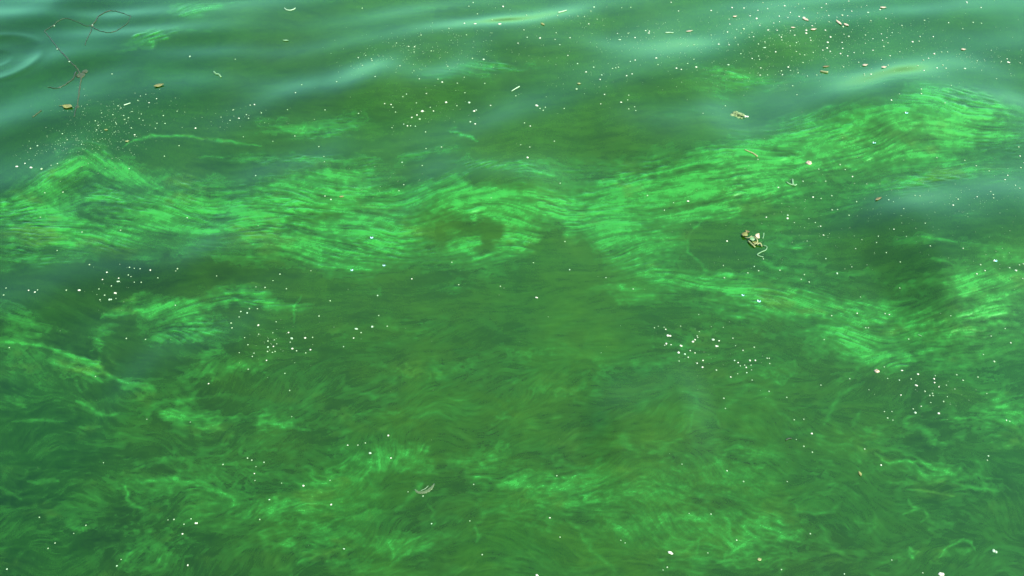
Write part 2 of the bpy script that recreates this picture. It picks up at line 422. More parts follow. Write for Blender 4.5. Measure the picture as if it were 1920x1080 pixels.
w1x, w1y = warp(70, 26, 110, 60, 50)
w2x, w2y = warp(24, 12, 30, 18, 60)
amp = (.8 + .8 * low)
QX, QY = PX + amp * (w1x * .6 + w2x), PY + amp * (w1y * .6 + w2y)
env = np.zeros_like(PX)
def spread(lst, sign):
    global env
    for cx, cy, rx, ry, deg, st in lst:
        R = 2.3 * max(rx, ry) + 170
        x0, x1 = np.searchsorted(gx, [cx - R, cx + R]); y0, y1 = np.searchsorted(gy, [cy - R, cy + R])
        sl = (slice(y0, y1), slice(x0, x1))
        f = soft(QX[sl] - cx, QY[sl] - cy, rx * 1.05, ry * 1.15, deg)
        if sign > 0: env[sl] = 1 - (1 - env[sl]) * (1 - st * f)
        else: env[sl] *= 1 - np.clip(st * f, 0, 1)
spread(BLOBS, 1); spread(VOIDS, -1)
# the bloom goes on beyond the picture
inside = smooth(-60, 30, PX) * smooth(1990, 1890, PX) * smooth(-60, 20, PY) * smooth(1150, 1060, PY)
wild = smooth(.02, .42, fbm(PX / 380, PY / 95, 4, 80)) * .75
env = env * np.maximum(inside, .25) + wild * (1 - inside)

# thin threads: ridges of a noise folded by the drift
k1x, k1y = warp(95, 60, 150, 95, 85)
k2x, k2y = warp(40, 26, 50, 34, 95)
TX, TY = PX + k1x + k2x, PY + k1y + k2y
th = np.clip(1 - np.abs(fbm(TX / 120, TY / 46, 4, 100)) * 3.6, 0, 1) ** 3
th = th * .6 + .6 * np.clip(1 - np.abs(perlin(TX / 52, TY / 24, 105)) * 3.4, 0, 1) ** 3
zone = np.clip(.10 + .55 * low * (.55 + .9 * fbm(PX / 210, PY / 130, 3, 110)) + .5 * np.clip(env, 0, .6), 0, 1)
th = np.clip(along(th.astype(np.float32), 5) * .28 + .18, 0, 1) * zone

# single threads read off the photo: points, half-width, strength
LINES = [([(228,277),(250,268),(285,259),(335,257),(400,263),(450,270),(492,277)],3.2,.75),([(368,294),(400,294),(430,291)],3,.45),([(838,252),(862,262),(880,268),(893,276)],4,.9),
 ([(838,252),(850,246),(856,248)],3,.5),([(20,789),(90,787),(125,790)],4,.55),([(140,753),(165,762),(180,774),(210,781),(228,775)],5,.65),([(145,800),(190,803)],4,.5),
 ([(552,604),(550,590),(553,575),(566,556)],3,.65),([(553,572),(590,571)],3,.5),([(553,584),(585,580)],3,.45),([(525,562),(512,565),(490,562)],4,.5),
 ([(233,912),(237,935),(246,948),(268,951)],5,.75),([(262,906),(282,899),(318,897),(350,902)],5,.7),([(350,902),(385,913),(415,924),(436,931),(438,940),(430,950)],5,.7),
 ([(250,882),(290,866),(330,858)],4,.4),([(255,870),(300,860),(420,855)],4,.4),([(50,900),(60,905),(85,901),(110,901)],4,.5),([(320,755),(440,740)],3,.3),
 ([(1490,945),(1497,957),(1530,963),(1560,957),(1578,940)],4,.5),([(1700,935),(1712,948),(1725,955),(1690,965)],3.5,.75),([(1712,948),(1735,958),(1742,970),(1728,980)],3,.55),
 ([(1640,848),(1652,858),(1672,868),(1700,862),(1752,873)],4,.75),([(1700,917),(1740,920),(1790,930)],3,.7),([(1790,905),(1830,915),(1862,920)],3.5,.55),([(1830,890),(1880,900)],3,.5),
 ([(1610,998),(1630,997),(1640,985),(1632,975)],3.5,.4),([(1600,980),(1636,984)],3,.4),([(1765,1045),(1775,1030),(1808,1016),(1820,1020),(1828,1032)],3,.75),([(1700,1024),(1712,1033),(1728,1032)],4,.9),([(1705,1035),(1712,1050)],4,.7),
 ([(1540,795),(1552,780),(1575,740),(1605,722),(1620,715)],5,.40),([(1590,803),(1610,785),(1614,770)],4,.35),([(1400,728),(1380,745),(1350,770)],8,.30),([(1360,705),(1430,735),(1460,770),(1500,800)],7,.28),
 ([(1357,970),(1362,985),(1372,1020),(1358,1050)],4,.45),([(1372,1040),(1385,1030),(1398,1022),(1410,1012)],3.5,.5),([(1340,1050),(1365,1052),(1388,1048)],4,.5),([(1310,1010),(1308,1040)],4,.4),
 ([(893,985),(902,1005),(895,1015)],4,.5),([(725,1010),(738,1030),(735,1048)],4,.55),([(735,1060),(760,1040),(766,1030)],4,.45),([(1060,975),(1090,1000),(1110,1030),(1150,1070)],6,.45),([(1050,950),(1080,945),(1130,935)],5,.45),
 ([(805,945),(815,960),(808,985)],4,.35),([(700,850),(690,890),(698,910)],4,.4),([(795,900),(775,930),(740,960)],5,.4),([(1840,365),(1900,355)],3,.5),([(1420,290),(1500,270),(1560,255)],4,.4),
 ([(1440,255),(1500,238),(1580,222)],3,.35),([(1500,196),(1640,185),(1760,168)],3,.3),([(1200,745),(1240,735),(1265,722)],6,.3),([(1300,780),(1290,812)],5,.35),([(1345,780),(1350,800)],4,.35),
 ([(0,643),(60,648),(100,655),(150,672),(190,690),(225,712),(240,722)],4,.75),([(95,680),(150,693),(200,700)],4,.6),([(80,630),(100,618)],3,.3),([(270,580),(250,592),(210,588),(188,594)],3.5,.6),
 ([(1340,400),(1300,430),(1290,470),(1320,505),(1370,520)],3,.45),([(1600,570),(1640,550)],3,.35),([(1790,608),(1840,588),(1880,570)],4,.6),([(1718,474),(1740,480),(1780,487)],3,.7),([(1740,515),(1780,524)],3,.5)]
lin = np.zeros_like(PX)
LX, LY = PX + .22 * w1x * .6 + .35 * w2x, PY + .22 * w1y + .35 * w2y
for pts, hw, st in LINES:
    n = len(pts)
    for i in range(n - 1):
        (ax, ay), (bx, by) = pts[i], pts[i + 1]
        R = hw * 4 + 25
        x0, x1 = np.searchsorted(gx, [min(ax, bx) - R, max(ax, bx) + R]); y0, y1 = np.searchsorted(gy, [min(ay, by) - R, max(ay, by) + R])
        sl = (slice(y0, y1), slice(x0, x1))
        t = np.clip(((LX[sl] - ax) * (bx - ax) + (LY[sl] - ay) * (by - ay)) / ((bx - ax) ** 2 + (by - ay) ** 2), 0, 1)
        d = np.hypot(LX[sl] - ax - t * (bx - ax), LY[sl] - ay - t * (by - ay))
        s = (i + t) / (n - 1)
        taper = .35 + .65 * np.abs(np.sin(np.pi * np.clip(s, .0, 1))) ** .6
        lin[sl] = np.maximum(lin[sl], st * np.exp(-(d / (hw * taper)) ** 2) * (.6 + .4 * taper))

patch = fbm(QX / 170, QY / 42, 4, 140)
env = np.clip(env * (.96 + 1.15 * patch - .30 * low), 0, 1)
rag = fbm(PX / 16, PY / 10, 3, 120)
grain = noise()
wrk = ripple * np.clip(.35 + 1.9 * fbm(PX / 120, PY / 60, 3, 170), .1, 1.35) * (1 - .45 * low)
e = np.clip(env + .55 * rag * (.1 + env) * (1.25 - env), 0, 1)
core = np.clip(smooth(.08, 1.05, e) * (.66 + .11 * broad + (.12 - .05 * low) * streak + .16 * wrk + .24 * rag), 0, 1)
# a thin veil with marbled folds lies over most of the lower water and round the bands
veil = np.clip(.16 + .55 * fbm(TX / 150, TY / 70, 4, 150) + .07 * broad + .05 * streak + .06 * ripple, 0, 1)
veil *= np.clip(.30 + .75 * low + .8 * smooth(.02, .4, env) - .35 * smooth(330, 0, PY), 0, 1)
rim = np.exp(-((e - .30) / .045) ** 2) * np.clip(.5 + 1.6 * fbm(PX / 60, PY / 40, 2, 160), 0, 1)
dens = 1 - (1 - core) * (1 - .30 * rim) * (1 - .64 * th) * (1 - lin * (.75 + .25 * np.clip(rag * 3, -1, 1))) * (1 - .46 * veil)
dens = np.clip(dens * (1 + .05 * grain), 0, 1)
relief = core * (.0016 * wrk + .0005 * streak) + .0004 * ripple * np.clip(th + lin, 0, 1)
tone = smooth(.15, .55, fbm(PX / 140, PY / 60, 3, 130) + .25 * fbm(PX / 22, PY / 12, 2, 134))
AX, AY = ground(PX, PY)
row = (np.hypot(AY, CAM_H) / 3.9).astype(np.float32)
AZ = wave(AX, AY) + np.clip(relief * row, -.003, .006)
ALG = [np.array(c) for c in ((.0092, .045, .0036), (.0095, .067, .0055), (.0108, .116, .0105))]
t = dens[..., None]
alg = np.where(t < .4, ALG[0] + (ALG[1] - ALG[0]) * t / .4, ALG[1] + (ALG[2] - ALG[1]) * (t - .4) / .6)
alg = alg + (np.array((.017, .055, .003)) - alg) * (.7 * tone[..., None])
a = np.clip(dens * 1.1, 0, 1)[..., None]
clear_ = murk_wash(PX, PY) * (1 + np.clip(.05 * broad + .03 * streak + .03 * ripple + .22 * fbm(TX / 60, TY / 28, 3, 180), -.22, .5))[..., None]
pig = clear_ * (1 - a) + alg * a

def blur(f, n):
    for ax in (0, 1):
        c = np.cumsum(np.pad(f, [(n + 1, n) if k == ax else (0, 0) for k in (0, 1)], mode='edge'), axis=ax, dtype=np.float64)
        f = (np.take(c, np.arange(2 * n + 1, c.shape[ax]), ax) - np.take(c, np.arange(0, c.shape[ax] - 2 * n - 1), ax)) / (2 * n + 1)
    return f
m = blur(dens, 4) > .27
keep = m[:-1, :-1]
# rows run towards the camera: flipped, so that faces look up
F = lambda f: f[::-1]
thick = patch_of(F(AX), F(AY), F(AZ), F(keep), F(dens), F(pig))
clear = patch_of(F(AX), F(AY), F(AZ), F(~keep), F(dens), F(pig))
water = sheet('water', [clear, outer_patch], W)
water['kind'] = 'structure'
water['label'] = 'murky green pond water with low swells reflecting the sky'
algae = sheet('algae_bloom', [thick], W)
algae['kind'] = 'stuff'
algae['label'] = 'bright green algae scum drifting in streaks and swirls on the water'
algae['category'] = 'algae'

# ------------------------------------------------------------------ small things afloat
def spot(px, py):
    x, y = ground(px, py)
    x, y = float(x), float(y)
    return Vector((x, y, float(wave(np.array([x]), np.array([y]))[0])))

def mm(px_len, py):
    """Metres across for a width of so many photo pixels at that height in the photo."""
    x, y = ground(960, py)
    return px_len * math.hypot(float(y), CAM_H) / math.hypot(FPX, py - 540)

def mat(name, col, col2=None, rough=.6, scale=300, spec=.3, sss=0):
    m = Mat(name, rough=rough, spec=spec)
    if col2:
        m.color(m.ramp(m.noise(scale, 4), [(.35, col2), (.62, col)]))
    else:
        m.color(col)
    if sss:
        m.p.inputs['Subsurface Weight'].default_value = sss
        m.p.inputs['Subsurface Scale'].default_value = .002
    return m.m

M_FOAM = mat('foam_white', (.30, .30, .23), (.18, .20, .13), .5, 500)
M_FOAM2 = mat('foam_green_white', (.17, .24, .15), (.11, .18, .10), .5, 500)
M_DUST = mat('speck_pale', (.16, .21, .12), (.09, .15, .07), .5, 300)
M_PINK = mat('petal_pink', (.22, .185, .125), (.15, .135, .08), .55, 260)
M_LEAF = mat('leaf_yellow', (.10, .11, .027), (.055, .07, .016), .5, 220)
M_BROWN = mat('leaf_brown', (.075, .065, .02), (.04, .045, .012), .6, 220)
M_TAN = mat('straw_tan', (.12, .14, .05), (.08, .10, .032), .55, 200)
M_PALE = mat('plant_pale', (.07, .145, .06), (.045, .105, .04), .5, 200)
M_STEM = mat('stem_dark', (.010, .020, .006), (.006, .013, .004), .5, 200)
M_KNOT = mat('stem_brown', (.018, .028, .006), (.010, .020, .005), .6, 200)
M_TWIG = mat('twig_dark', (.010, .016, .008), (.006, .010, .005), .5, 300)
M_CLUMP = mat('weed_pale', (.10, .14, .05), (.045, .085, .022), .6, 260)
M_SPOT = mat('seed_spot', (.12, .07, .04))
gl = Mat('bubble_skin', rough=.04, ior=1.33)
gl.color((.55, .85, .6)); gl.p.inputs['Transmission Weight'].default_value = 1.0
M_BUBBLE = gl.m
fl = Mat('thin_film', rough=.25)
fl.color((.05, .085, .03)); fl.p.inputs['Alpha'].default_value = .5
M_FILM = fl.m

def mesh_obj(name, verts, faces, material, parent=None, smooth_=True):
    me = bpy.data.meshes.new(name)
    me.from_pydata([tuple(v) for v in verts], [], faces)
    me.polygons.foreach_set('use_smooth', [smooth_] * len(me.polygons))
    me.materials.append(material)
    me.update()
    o = bpy.data.objects.new(name, me)
    COL.objects.link(o)
    if parent: o.parent = parent
    return o

def thing(name, loc, rz=0):
    o = bpy.data.objects.new(name, None)
    COL.objects.link(o)
    o.empty_display_size = .01
    o.location = loc; o.rotation_euler = (0, 0, rz)
    return o

def tag(o, label, cat, group=None):
    o['label'] = label; o['category'] = cat
    if group: o['group'] = group
    return o

def pebble(r, lobes=1, n=9):
    """A low irregular blob one unit across, floating with its waist at the water."""
    vs, fs = [], []
    cs = [(0, 0, 1.0)] if lobes == 1 else [(-.22, .05, .72), (.24, -.06, .62), (.03, .2, .5)][:lobes]
    for cx, cy, s in cs:
        b = len(vs)
        ph = [r.uniform(.8, 1.15) for _ in range(n)]
        for ring, (rad, z) in enumerate(((.40, -.10), (.5, .06), (.36, .27))):
            for k in range(n):
                a = 2 * math.pi * k / n
                q = rad * ph[k] * s * r.uniform(.93, 1.07)
                vs.append((cx + q * math.cos(a), cy + q * math.sin(a), z * s * (1 if ring != 2 else r.uniform(.85, 1.1))))
        vs.append((cx, cy, .36 * s))
        for ring in (0, 1):
            for k in range(n):
                i, j = b + ring * n + k, b + ring * n + (k + 1) % n
                fs.append((i, j, j + n, i + n))
        for k in range(n):
            fs.append((b + 2 * n + k, b + 2 * n + (k + 1) % n, b + 3 * n))
    return vs, fs

def tube(pts, radii, n=6, tip=True):
    vs, fs = [], []
    P = [Vector(p) for p in pts]
    for i, p in enumerate(P):
        d = (P[min(i + 1, len(P) - 1)] - P[max(i - 1, 0)]).normalized()
        s = d.cross(Vector((0, 0, 1)))
        s = s.normalized() if s.length > 1e-6 else Vector((1, 0, 0))
        u = s.cross(d)
        for k in range(n):
            a = 2 * math.pi * k / n
            vs.append(p + radii[i] * (math.cos(a) * s + math.sin(a) * u))
    for i in range(len(P) - 1):
        for k in range(n):
            a, b = i * n + k, i * n + (k + 1) % n
            fs.append((a, b, b + n, a + n))
    fs.append(tuple(range(n))[::-1]); fs.append(tuple(range((len(P) - 1) * n, len(P) * n)))
    return vs, fs

def blade(L, Wd, curl=.15, n=8, thick=.0006, twist=0., lift=0.):
    """A leaf or petal: pointed outline, raised midrib, some curl, real thickness."""
    top, fs = [], []
    for i in range(n + 1):
        t = i / n
        w = Wd * .5 * max(.04, math.sin(math.pi * t ** .85)) 
        x = (t - .5) * L
        for s in (-1, 0, 1):
            z = curl * L * (4 * (t - .5) ** 2) * .5 + (0 if s == 0 else curl * Wd * .7) + lift * t * L
            top.append(Vector((x, s * w + .06 * L * math.sin(3 * t), z + twist * s * w * (t - .5) + thick)))
    m = len(top)
    vs = top + [v - Vector((0, 0, thick)) for v in top]
    for i in range(n):
        for s in (0, 1):
            a = i * 3 + s
            fs.append((a, a + 3, a + 4, a + 1)); fs.append((m + a, m + a + 1, m + a + 4, m + a + 3))
        for a, b in ((i * 3, i * 3 + 3), (i * 3 + 5, i * 3 + 2)):
            fs.append((b, a, m + a, m + b))
    return vs, fs

def surface_path(pxs, lift=.001):
    out = []
    for x, y in pxs:
        p = spot(x, y); p.z += lift
        out.append(p)
    return out

def finer(pts, n):
    """Catmull-Rom through the given points."""
    P = [Vector(p) for p in pts]
    P = [2 * P[0] - P[1]] + P + [2 * P[-1] - P[-2]]
    out = []
    for i in range(1, len(P) - 2):
        for k in range(n):
            t = k / n
            a, b, c, d = P[i - 1:i + 3]
            out.append(.5 * ((2 * b) + (c - a) * t + (2 * a - 5 * b + 4 * c - d) * t * t + (3 * b - a - 3 * c + d) * t ** 3))
    out.append(P[-2])
    return out

# ---- flecks of foam: x, y, width in the photo (and depth, turn where they are long)
F_TL = [(357,111,5),(211,142,3),(295,191,3.5),(281,198,3.5),(260,194,3),(265,186,2.5),(275,183,2.5),(223,204,3),(228,208,3),(213,220,3),(233,221,3),(249,214,2.5),(266,218,2.5),(262,226,2.5),(269,229,2.5),(235,228,3),(242,225,3),(218,234,2.5),(238,234,2.5),(247,243,3),(253,255,4),(180,231,3),(192,217,2.5),(185,239,3),(182,247,3),(295,234,3),(310,234,3),(307,220,3),(333,212,2.5),(292,243,2.5),(118,254,3),(127,265,2.5),(154,274,3.5)]
F_LE = [(71,276,4),(58,281,3),(48,310,4.5),(60,319,7),(33,316,8,3,0),(110,313,3),(98,316,2.5),(80,323,5,2,20)]
F_UL = [(367,242,5),(438,209,3),(478,201,4),(470,202,3),(463,220,3),(449,226,4),(467,227,3),(432,229,3),(491,218,3),(415,222,2.5),(555,180,3.5),(566,162,3),(610,211,3),(632,161,3),(540,212,2.5),(480,333,3.5),(598,277,3),(608,298,2.5),(609,309,2.5),(308,293,3),(336,274,2.5),(242,316,3),(553,257,3),(512,267,2.5),(457,260,2.5),(442,116,2.5)]
F_UC = [(679,15,3),(887,6,4),(879,14,3),(923,46,3),(895,29,3),(871,51,4.5),(891,54,8,2,0),(937,60,8),(943,15,6,3,10),(842,63,3),(790,75,3),(767,96,3.5),(778,97,4),(744,89,3),(875,77,3),(809,105,3),(777,107,3),(672,112,3.5),(697,117,3),(698,121,3),(680,130,3),(686,109,2.5),(751,136,3),(777,145,2.5),(705,161,3.5),(787,162,3.5),(822,164,3),(830,170,5),(858,173,3),(840,137,3),(886,124,3),(907,126,6),(909,170,3),(871,163,2.5),(967,190,3)]
F_C2 = [(920,207,4),(889,217,6),(893,215,4),(880,202,7,4,0),(837,201,6),(857,207,3),(872,187,3),(800,187,3.5),(763,188,3.5),(756,192,3),(722,204,4),(734,205,4),(737,209,3),(742,216,3),(673,219,3.5),(781,201,3),(807,208,3),(813,214,4),(792,214,8,4,25),(782,220,4.5),(772,224,5),(787,227,5,2,10),(757,235,3.5),(764,238,4),(770,238,3),(779,239,3.5),(735,241,2.5),(798,251,3),(882,238,6,3,5),(891,243,5),(828,284,3.5),(799,284,3),(754,306,4),(792,317,3),(757,349,3),(748,359,3)]
F_C3 = [(983,247,3),(994,252,4),(1006,213,8),(1012,219,3),(1018,223,3),(1022,217,3),(1057,220,3),(989,306,6),(993,287,3),(976,284,3),(987,35,3),(1113,22,5.5),(1045,41,3),(982,73,3),(988,87,4),(1012,88,5),(1040,90,3),(1049,100,3.5),(1042,77,3),(1068,86,4),(971,98,4),(1064,119,3.5),(1082,134,4),(1112,142,4),(1098,151,5),(1103,56,3.5),(1083,43,2.5),(1095,43,2.5),(1107,31,3),(1119,46,2.5),(1039,274,3),(1080,184,5,2,20),(1050,348,3)]
F_C4 = [(1165,21,2.5),(1182,19,3),(1258,5,4),(1272,21,3.5),(1157,69,3.5),(1177,68,3),(1190,77,4.5),(1161,82,9,2,0),(1217,63,4),(1210,62,4),(1216,67,6,2,0),(1180,134,4),(1189,132,4.5),(1228,130,7,2,20),(1231,145,3),(1147,147,3),(1153,146,3),(1158,145,3),(1183,161,4),(1173,164,4),(1127,159,4),(1124,168,4),(1265,153,5),(1274,155,4),(1132,197,4),(1125,213,3.5),(1177,223,3),(1190,226,3),(1188,219,3),(1177,199,3),(1175,207,3),(1163,211,6,2,0)]
F_UR = [(1372,17,5),(1394,19,5),(1430,7,3),(1420,25,3.5),(1438,22,4),(1470,16,5),(1496,12,3),(1506,22,4),(1480,32,4),(1548,12,4),(1539,20,4),(1590,7,4),(1581,25,3.5),(1595,28,3.5),(1548,27,3),(1552,37,3.5),(1531,32,3),(1577,37,5,2,-50),(1587,38,3.5),(1625,32,6,3,-35),(1623,17,2.5),(1613,20,2.5),(1648,26,4.5),(1405,37,4),(1417,44,6),(1366,42,3),(1367,53,3.5),(1362,71,4),(1379,67,4),(1392,67,5,2,0),(1387,76,3),(1407,76,3),(1422,61,3.5),(1448,57,3.5),(1459,54,3.5),(1459,41,4),(1475,44,3.5),(1496,41,5),(1505,43,9,3,0),(1509,69,6,3,0),(1509,74,6),(1520,60,4),(1526,55,3.5),(1545,67,5),(1552,51,3),(1578,60,5,2,-25),(1567,41,3.5),(1437,72,7,2,0),(1454,72,4),(1479,72,3.5),(1487,79,4),(1458,81,3.5),(1462,84,4),(1463,89,3),(1491,91,4),(1517,81,4),(1518,85,4),(1550,87,6,3,0),(1555,78,6),(1577,87,4),(1589,77,5,2,-30),(1580,73,3),(1549,97,5.5),(1555,103,4),(1541,101,4),(1578,98,5),(1574,108,5),(1587,113,4.5),(1599,107,3.5),(1634,82,4),(1650,73,3.5),(1670,71,3.5),(1660,80,3.5),(1652,85,3.5),(1662,90,3),(1654,97,3.5),(1634,104,4),(1616,109,3),(1620,90,3),(1620,75,3.5),(1630,49,3.5),(1658,45,3.5),(1666,115,4),(1649,123,3),(1607,127,3.5),(1661,137,3.5),(1579,135,3.5),(1364,101,4),(1381,100,3),(1376,86,3),(1402,86,3),(1410,85,4),(1419,98,3.5),(1431,94,3.5),(1431,103,9,2,5),(1452,108,5),(1408,122,4),(1420,117,4),(1422,122,3),(1386,117,3.5),(1425,135,4),(1464,138,3.5),(1477,131,6,2,20),(1481,137,3),(1495,142,3),(1466,145,4),(1424,147,4),(1438,146,3),(1504,123,3.5),(1491,105,3),(1498,109,3),(1507,110,3.5),(1523,105,3),(1479,97,3),(1484,170,3.5),(1529,150,3),(1512,151,3),(1616,155,3),(1616,159,3),(1628,158,6,2,0),(1363,138,7,2,0),(1333,22,5),(1299,99,3),(1345,99,5),(1298,134,3),(1302,149,7,3,-30),(1286,143,3),(1332,75,3)]
F_RE = [(1775,53,4),(1730,49,3.5),(1821,52,3.5),(1837,53,3),(1836,24,4),(1810,13,4,6,0),(1862,6,3),(1802,63,3),(1747,78,4),(1722,78,3.5),(1720,87,3.5),(1708,88,6,3,10),(1688,58,3.5),(1684,107,3),(1748,112,6),(1737,122,4),(1727,126,3.5),(1762,108,3),(1773,108,3),(1888,125,8),(1885,119,4),(1910,125,3),(1874,124,3),(1828,126,3),(1855,104,2.5),(1803,146,7,3,0),(1715,141,3.5),(1725,156,4),(1750,148,5),(1762,140,3.5),(1767,148,4,2,-40),(1491,191,3),(1358,210,3),(1315,233,2.5),(1717,200,3.5),(1717,209,3.5),(1676,211,2.5),(1661,223,4.5),(1762,222,3.5),(1775,185,2.5),(1864,159,2.5)]
F_RM = [(1905,288,3.5),(1907,306,4),(1914,321,4),(1907,331,3.5),(1805,311,3),(1753,306,3),(1572,320,3),(1582,328,3),(1532,329,3),(1596,339,4),(1503,350,3.5),(1546,348,3),(1882,347,4),(1876,357,4),(1826,322,3),(1849,334,3),(1400,330,2.5),(1417,319,3),(1623,352,2.5),(1289,384,7,3,0),(1523,375,5),(1558,372,3.5),(1538,377,3),(1457,362,4),(1436,411,4),(1476,407,6,3,0),(1476,412,6),(1604,385,3),(1559,397,3.5),(1569,397,3),(1590,410,3),(1662,388,4),(1719,385,3),(1710,383,3),(1787,398,3.5),(1822,395,4),(1851,393,3.5),(1851,401,3),(1847,385,3),(1893,373,3),(1900,381,3.5),(1915,380,3),(1915,403,2.5),(1687,414,3),(1777,412,6,3,0),(1670,394,2.5),(1489,419,2.5),(1516,412,2.5),(1538,426,4),(1528,419,3),(1543,443,4),(1363,453,5),(1431,486,3),(1414,500,4),(1422,508,3.5),(1402,512,3.5),(1462,507,3.5),(1356,498,2.5),(1548,486,4),(1569,514,6),(1508,515,3),(1502,524,3.5),(1517,529,3.5),(1657,488,3),(1602,473,3),(1596,504,2.5),(1642,458,3),(1639,468,3),(1669,451,4),(1691,468,2.5),(1724,449,3),(1613,459,2.5),(1513,453,2.5),(1733,492,3),(1793,498,3.5),(1682,508,3)]
F_RB = [(1827,524,3.5),(1836,533,4),(1821,539,4),(1852,517,5),(1882,527,4),(1894,531,8,5,0),(1907,520,3),(1900,522,3),(1908,543,3),(1358,521,3.5),(1559,592,3.5),(1613,558,2.5),(1684,549,3),(1659,589,3.5),(1667,591,4),(1623,615,3),(1628,615,3),(1607,588,4),(1703,637,3.5),(1777,606,2.5),(1855,637,3),(1893,647,4),(1863,680,5,2,-25),(1842,668,3),(1881,624,3),(1545,637,3),(1310,590,2.5),(1442,672,3),(1438,672,3.5),(1443,682,3)]
F_RL = [(1691,695,8,3,0),(1721,702,6),(1751,711,5),(1752,718,5),(1686,713,4,3,0),(1708,711,3.5),(1664,710,3),(1593,710,3),(1658,688,3),(1793,704,3.5),(1833,708,3.5),(1805,714,3.5),(1753,705,3),(1716,774,8,5,0),(1760,775,7,5,0),(1712,767,3.5),(1727,762,4),(1689,741,4.5),(1718,723,9,4,-20),(1734,734,3.5),(1760,726,4),(1774,723,3),(1748,738,3.5),(1743,742,3.5),(1749,742,3.5),(1769,753,3.5),(1745,755,3),(1658,772,3),(1672,772,3),(1664,784,3.5),(1674,788,3),(1629,731,2.5),(1539,722,3),(1887,788,4),(1893,790,3),(1850,738,2.5),(1790,730,2.5),(1776,744,2.5)]
F_LM = [(86,367,3),(119,363,3.5),(77,411,2.5),(154,436,3),(226,432,3),(351,408,4),(485,428,2),(108,472,2.5),(169,500,3.5),(244,505,3.5),(253,507,2.5),(264,508,3),(283,511,5),(334,509,3.5),(331,513,2.5),(202,515,4.5),(224,526,4),(223,532,7.5),(194,529,4),(242,520,3),(247,523,2.5),(210,540,3),(253,533,2.5),(266,533,3),(297,525,3),(217,552,7.5),(207,563,8.5),(197,556,3.5),(187,546,3),(188,564,3),(218,561,2.5),(151,550,8,4,0),(127,551,3.5),(56,550,4.5),(68,554,5),(73,550,3),(13,544,3),(9,558,3.5),(329,573,3),(237,635,3.5),(273,637,3),(18,653,3),(179,706,3)]
F_CL = [(452,586,4),(464,589,5),(468,581,3),(483,581,3),(449,597,3),(434,609,3.5),(436,619,3),(485,614,5.5),(486,631,3),(518,605,2.5),(541,624,4.5),(547,635,7),(572,634,6),(586,633,3),(544,642,3),(548,654,6),(556,658,3.5),(582,656,5),(573,662,3),(503,642,3.5),(515,639,2.5),(519,646,2.5),(513,651,4),(503,653,5),(502,661,3.5),(516,660,3),(511,662,3),(512,626,2.5),(500,677,4),(477,666,3),(474,672,3),(466,652,3),(450,667,2.5),(466,695,3),(534,700,3),(598,593,3.5),(610,373,3.5),(621,378,4),(525,515,3.5),(512,527,2.5),(537,542,3),(497,540,3.5),(480,539,2.5),(583,508,2.5),(619,564,3),(407,521,2.5),(460,639,2.5)]
F_CC = [(921,384,2.5),(1213,373,3.5),(1245,398,3),(1262,386,2.5),(847,492,3),(772,523,4),(708,554,4.5),(860,534,3),(938,537,3),(1068,506,4),(1000,493,2.5),(1059,453,3),(1136,521,3),(1187,542,3),(668,617,8.5),(698,613,6.5),(677,624,3.5),(663,634,4),(644,650,4),(726,612,3),(710,592,3),(1006,558,7)]
F_RC = [(1227,615,3),(1234,612,2.5),(1245,614,2.5),(1248,618,4),(1276,612,2.5),(1254,630,12,7,0),(1249,645,6),(1258,647,4),(1246,648,3),(1277,649,7),(1303,637,5),(1299,641,6.5),(1307,630,3),(1308,633,3),(1311,622,2.5),(1337,637,9,5,0),(1348,639,6,3,-10),(1344,649,8),(1272,662,6.5),(1284,665,6,4,-45),(1290,671,4),(1294,658,4),(1303,662,4),(1318,676,4.5),(1307,682,5,3,40),(1317,689,6,4,15),(1273,679,3),(1343,694,4,2,-50),(1356,614,2.5),(1374,634,3),(1379,648,2.5),(1393,657,4),(1414,651,3.5),(1377,676,5),(1384,680,4),(1388,686,3),(1396,685,3),(1399,689,4),(1408,685,3),(1406,676,5),(1416,676,5),(1400,699,4.5),(1409,694,2.5),(1370,707,4),(1383,701,2.5),(1410,713,3)]
F_BL = [(392,723,4),(543,732,3),(276,788,2.5),(357,792,2),(547,781,2.5),(194,868,2.5),(464,859,3.5),(472,863,3.5),(495,867,3.5),(418,871,3.5),(477,888,4),(480,875,2.5),(478,901,2.5),(528,906,2.5),(569,911,6),(505,937,4.5),(621,946,6,4,25),(619,901,2.5),(487,974,3),(368,981,7.5),(342,1001,5),(345,983,3),(326,974,3.5),(358,973,3),(315,975,2.5),(74,970,3),(161,985,3),(138,1000,2.5),(103,1018,3),(90,1028,3),(219,1061,5),(227,1049,2.5),(352,1060,5),(13,1067,4)]
F_BC = [(652,835,4),(671,835,3),(685,831,3),(694,850,8,5,0),(733,859,4),(728,817,5),(765,922,2.5),(793,930,3.5),(888,908,3),(1044,892,3),(809,982,4.5),(881,977,2.5),(1031,971,5,3,0),(1050,1007,3),(645,1029,6,3,-20),(904,1040,3.5),(1257,1037,13),(1007,1079,8),(1251,1064,3.5),(1172,1018,2.5),(1164,1013,2.5),(1243,1069,2.5),(1278,874,2.5)]
F_BR = [(1442,734,3.5),(1357,747,3.5),(1360,766,3),(1475,745,3),(1522,813,5.5),(1489,787,3),(1507,786,3),(1493,824,2.5),(1507,837,3.5),(1523,848,3.5),(1621,842,3.5),(1652,872,4.5),(1363,883,3.5),(1394,903,3.5),(1476,903,2.5),(1519,1001,3.5),(1381,1013,3.5),(1327,1037,2.5),(1465,1068,3.5),(1583,1076,4),(1672,1050,3),(1730,1074,3),(1292,963,2.5),(1333,964,3.5),(1865,1034,13),(1765,1077,14),(1853,855,4.5),(1851,863,3)]
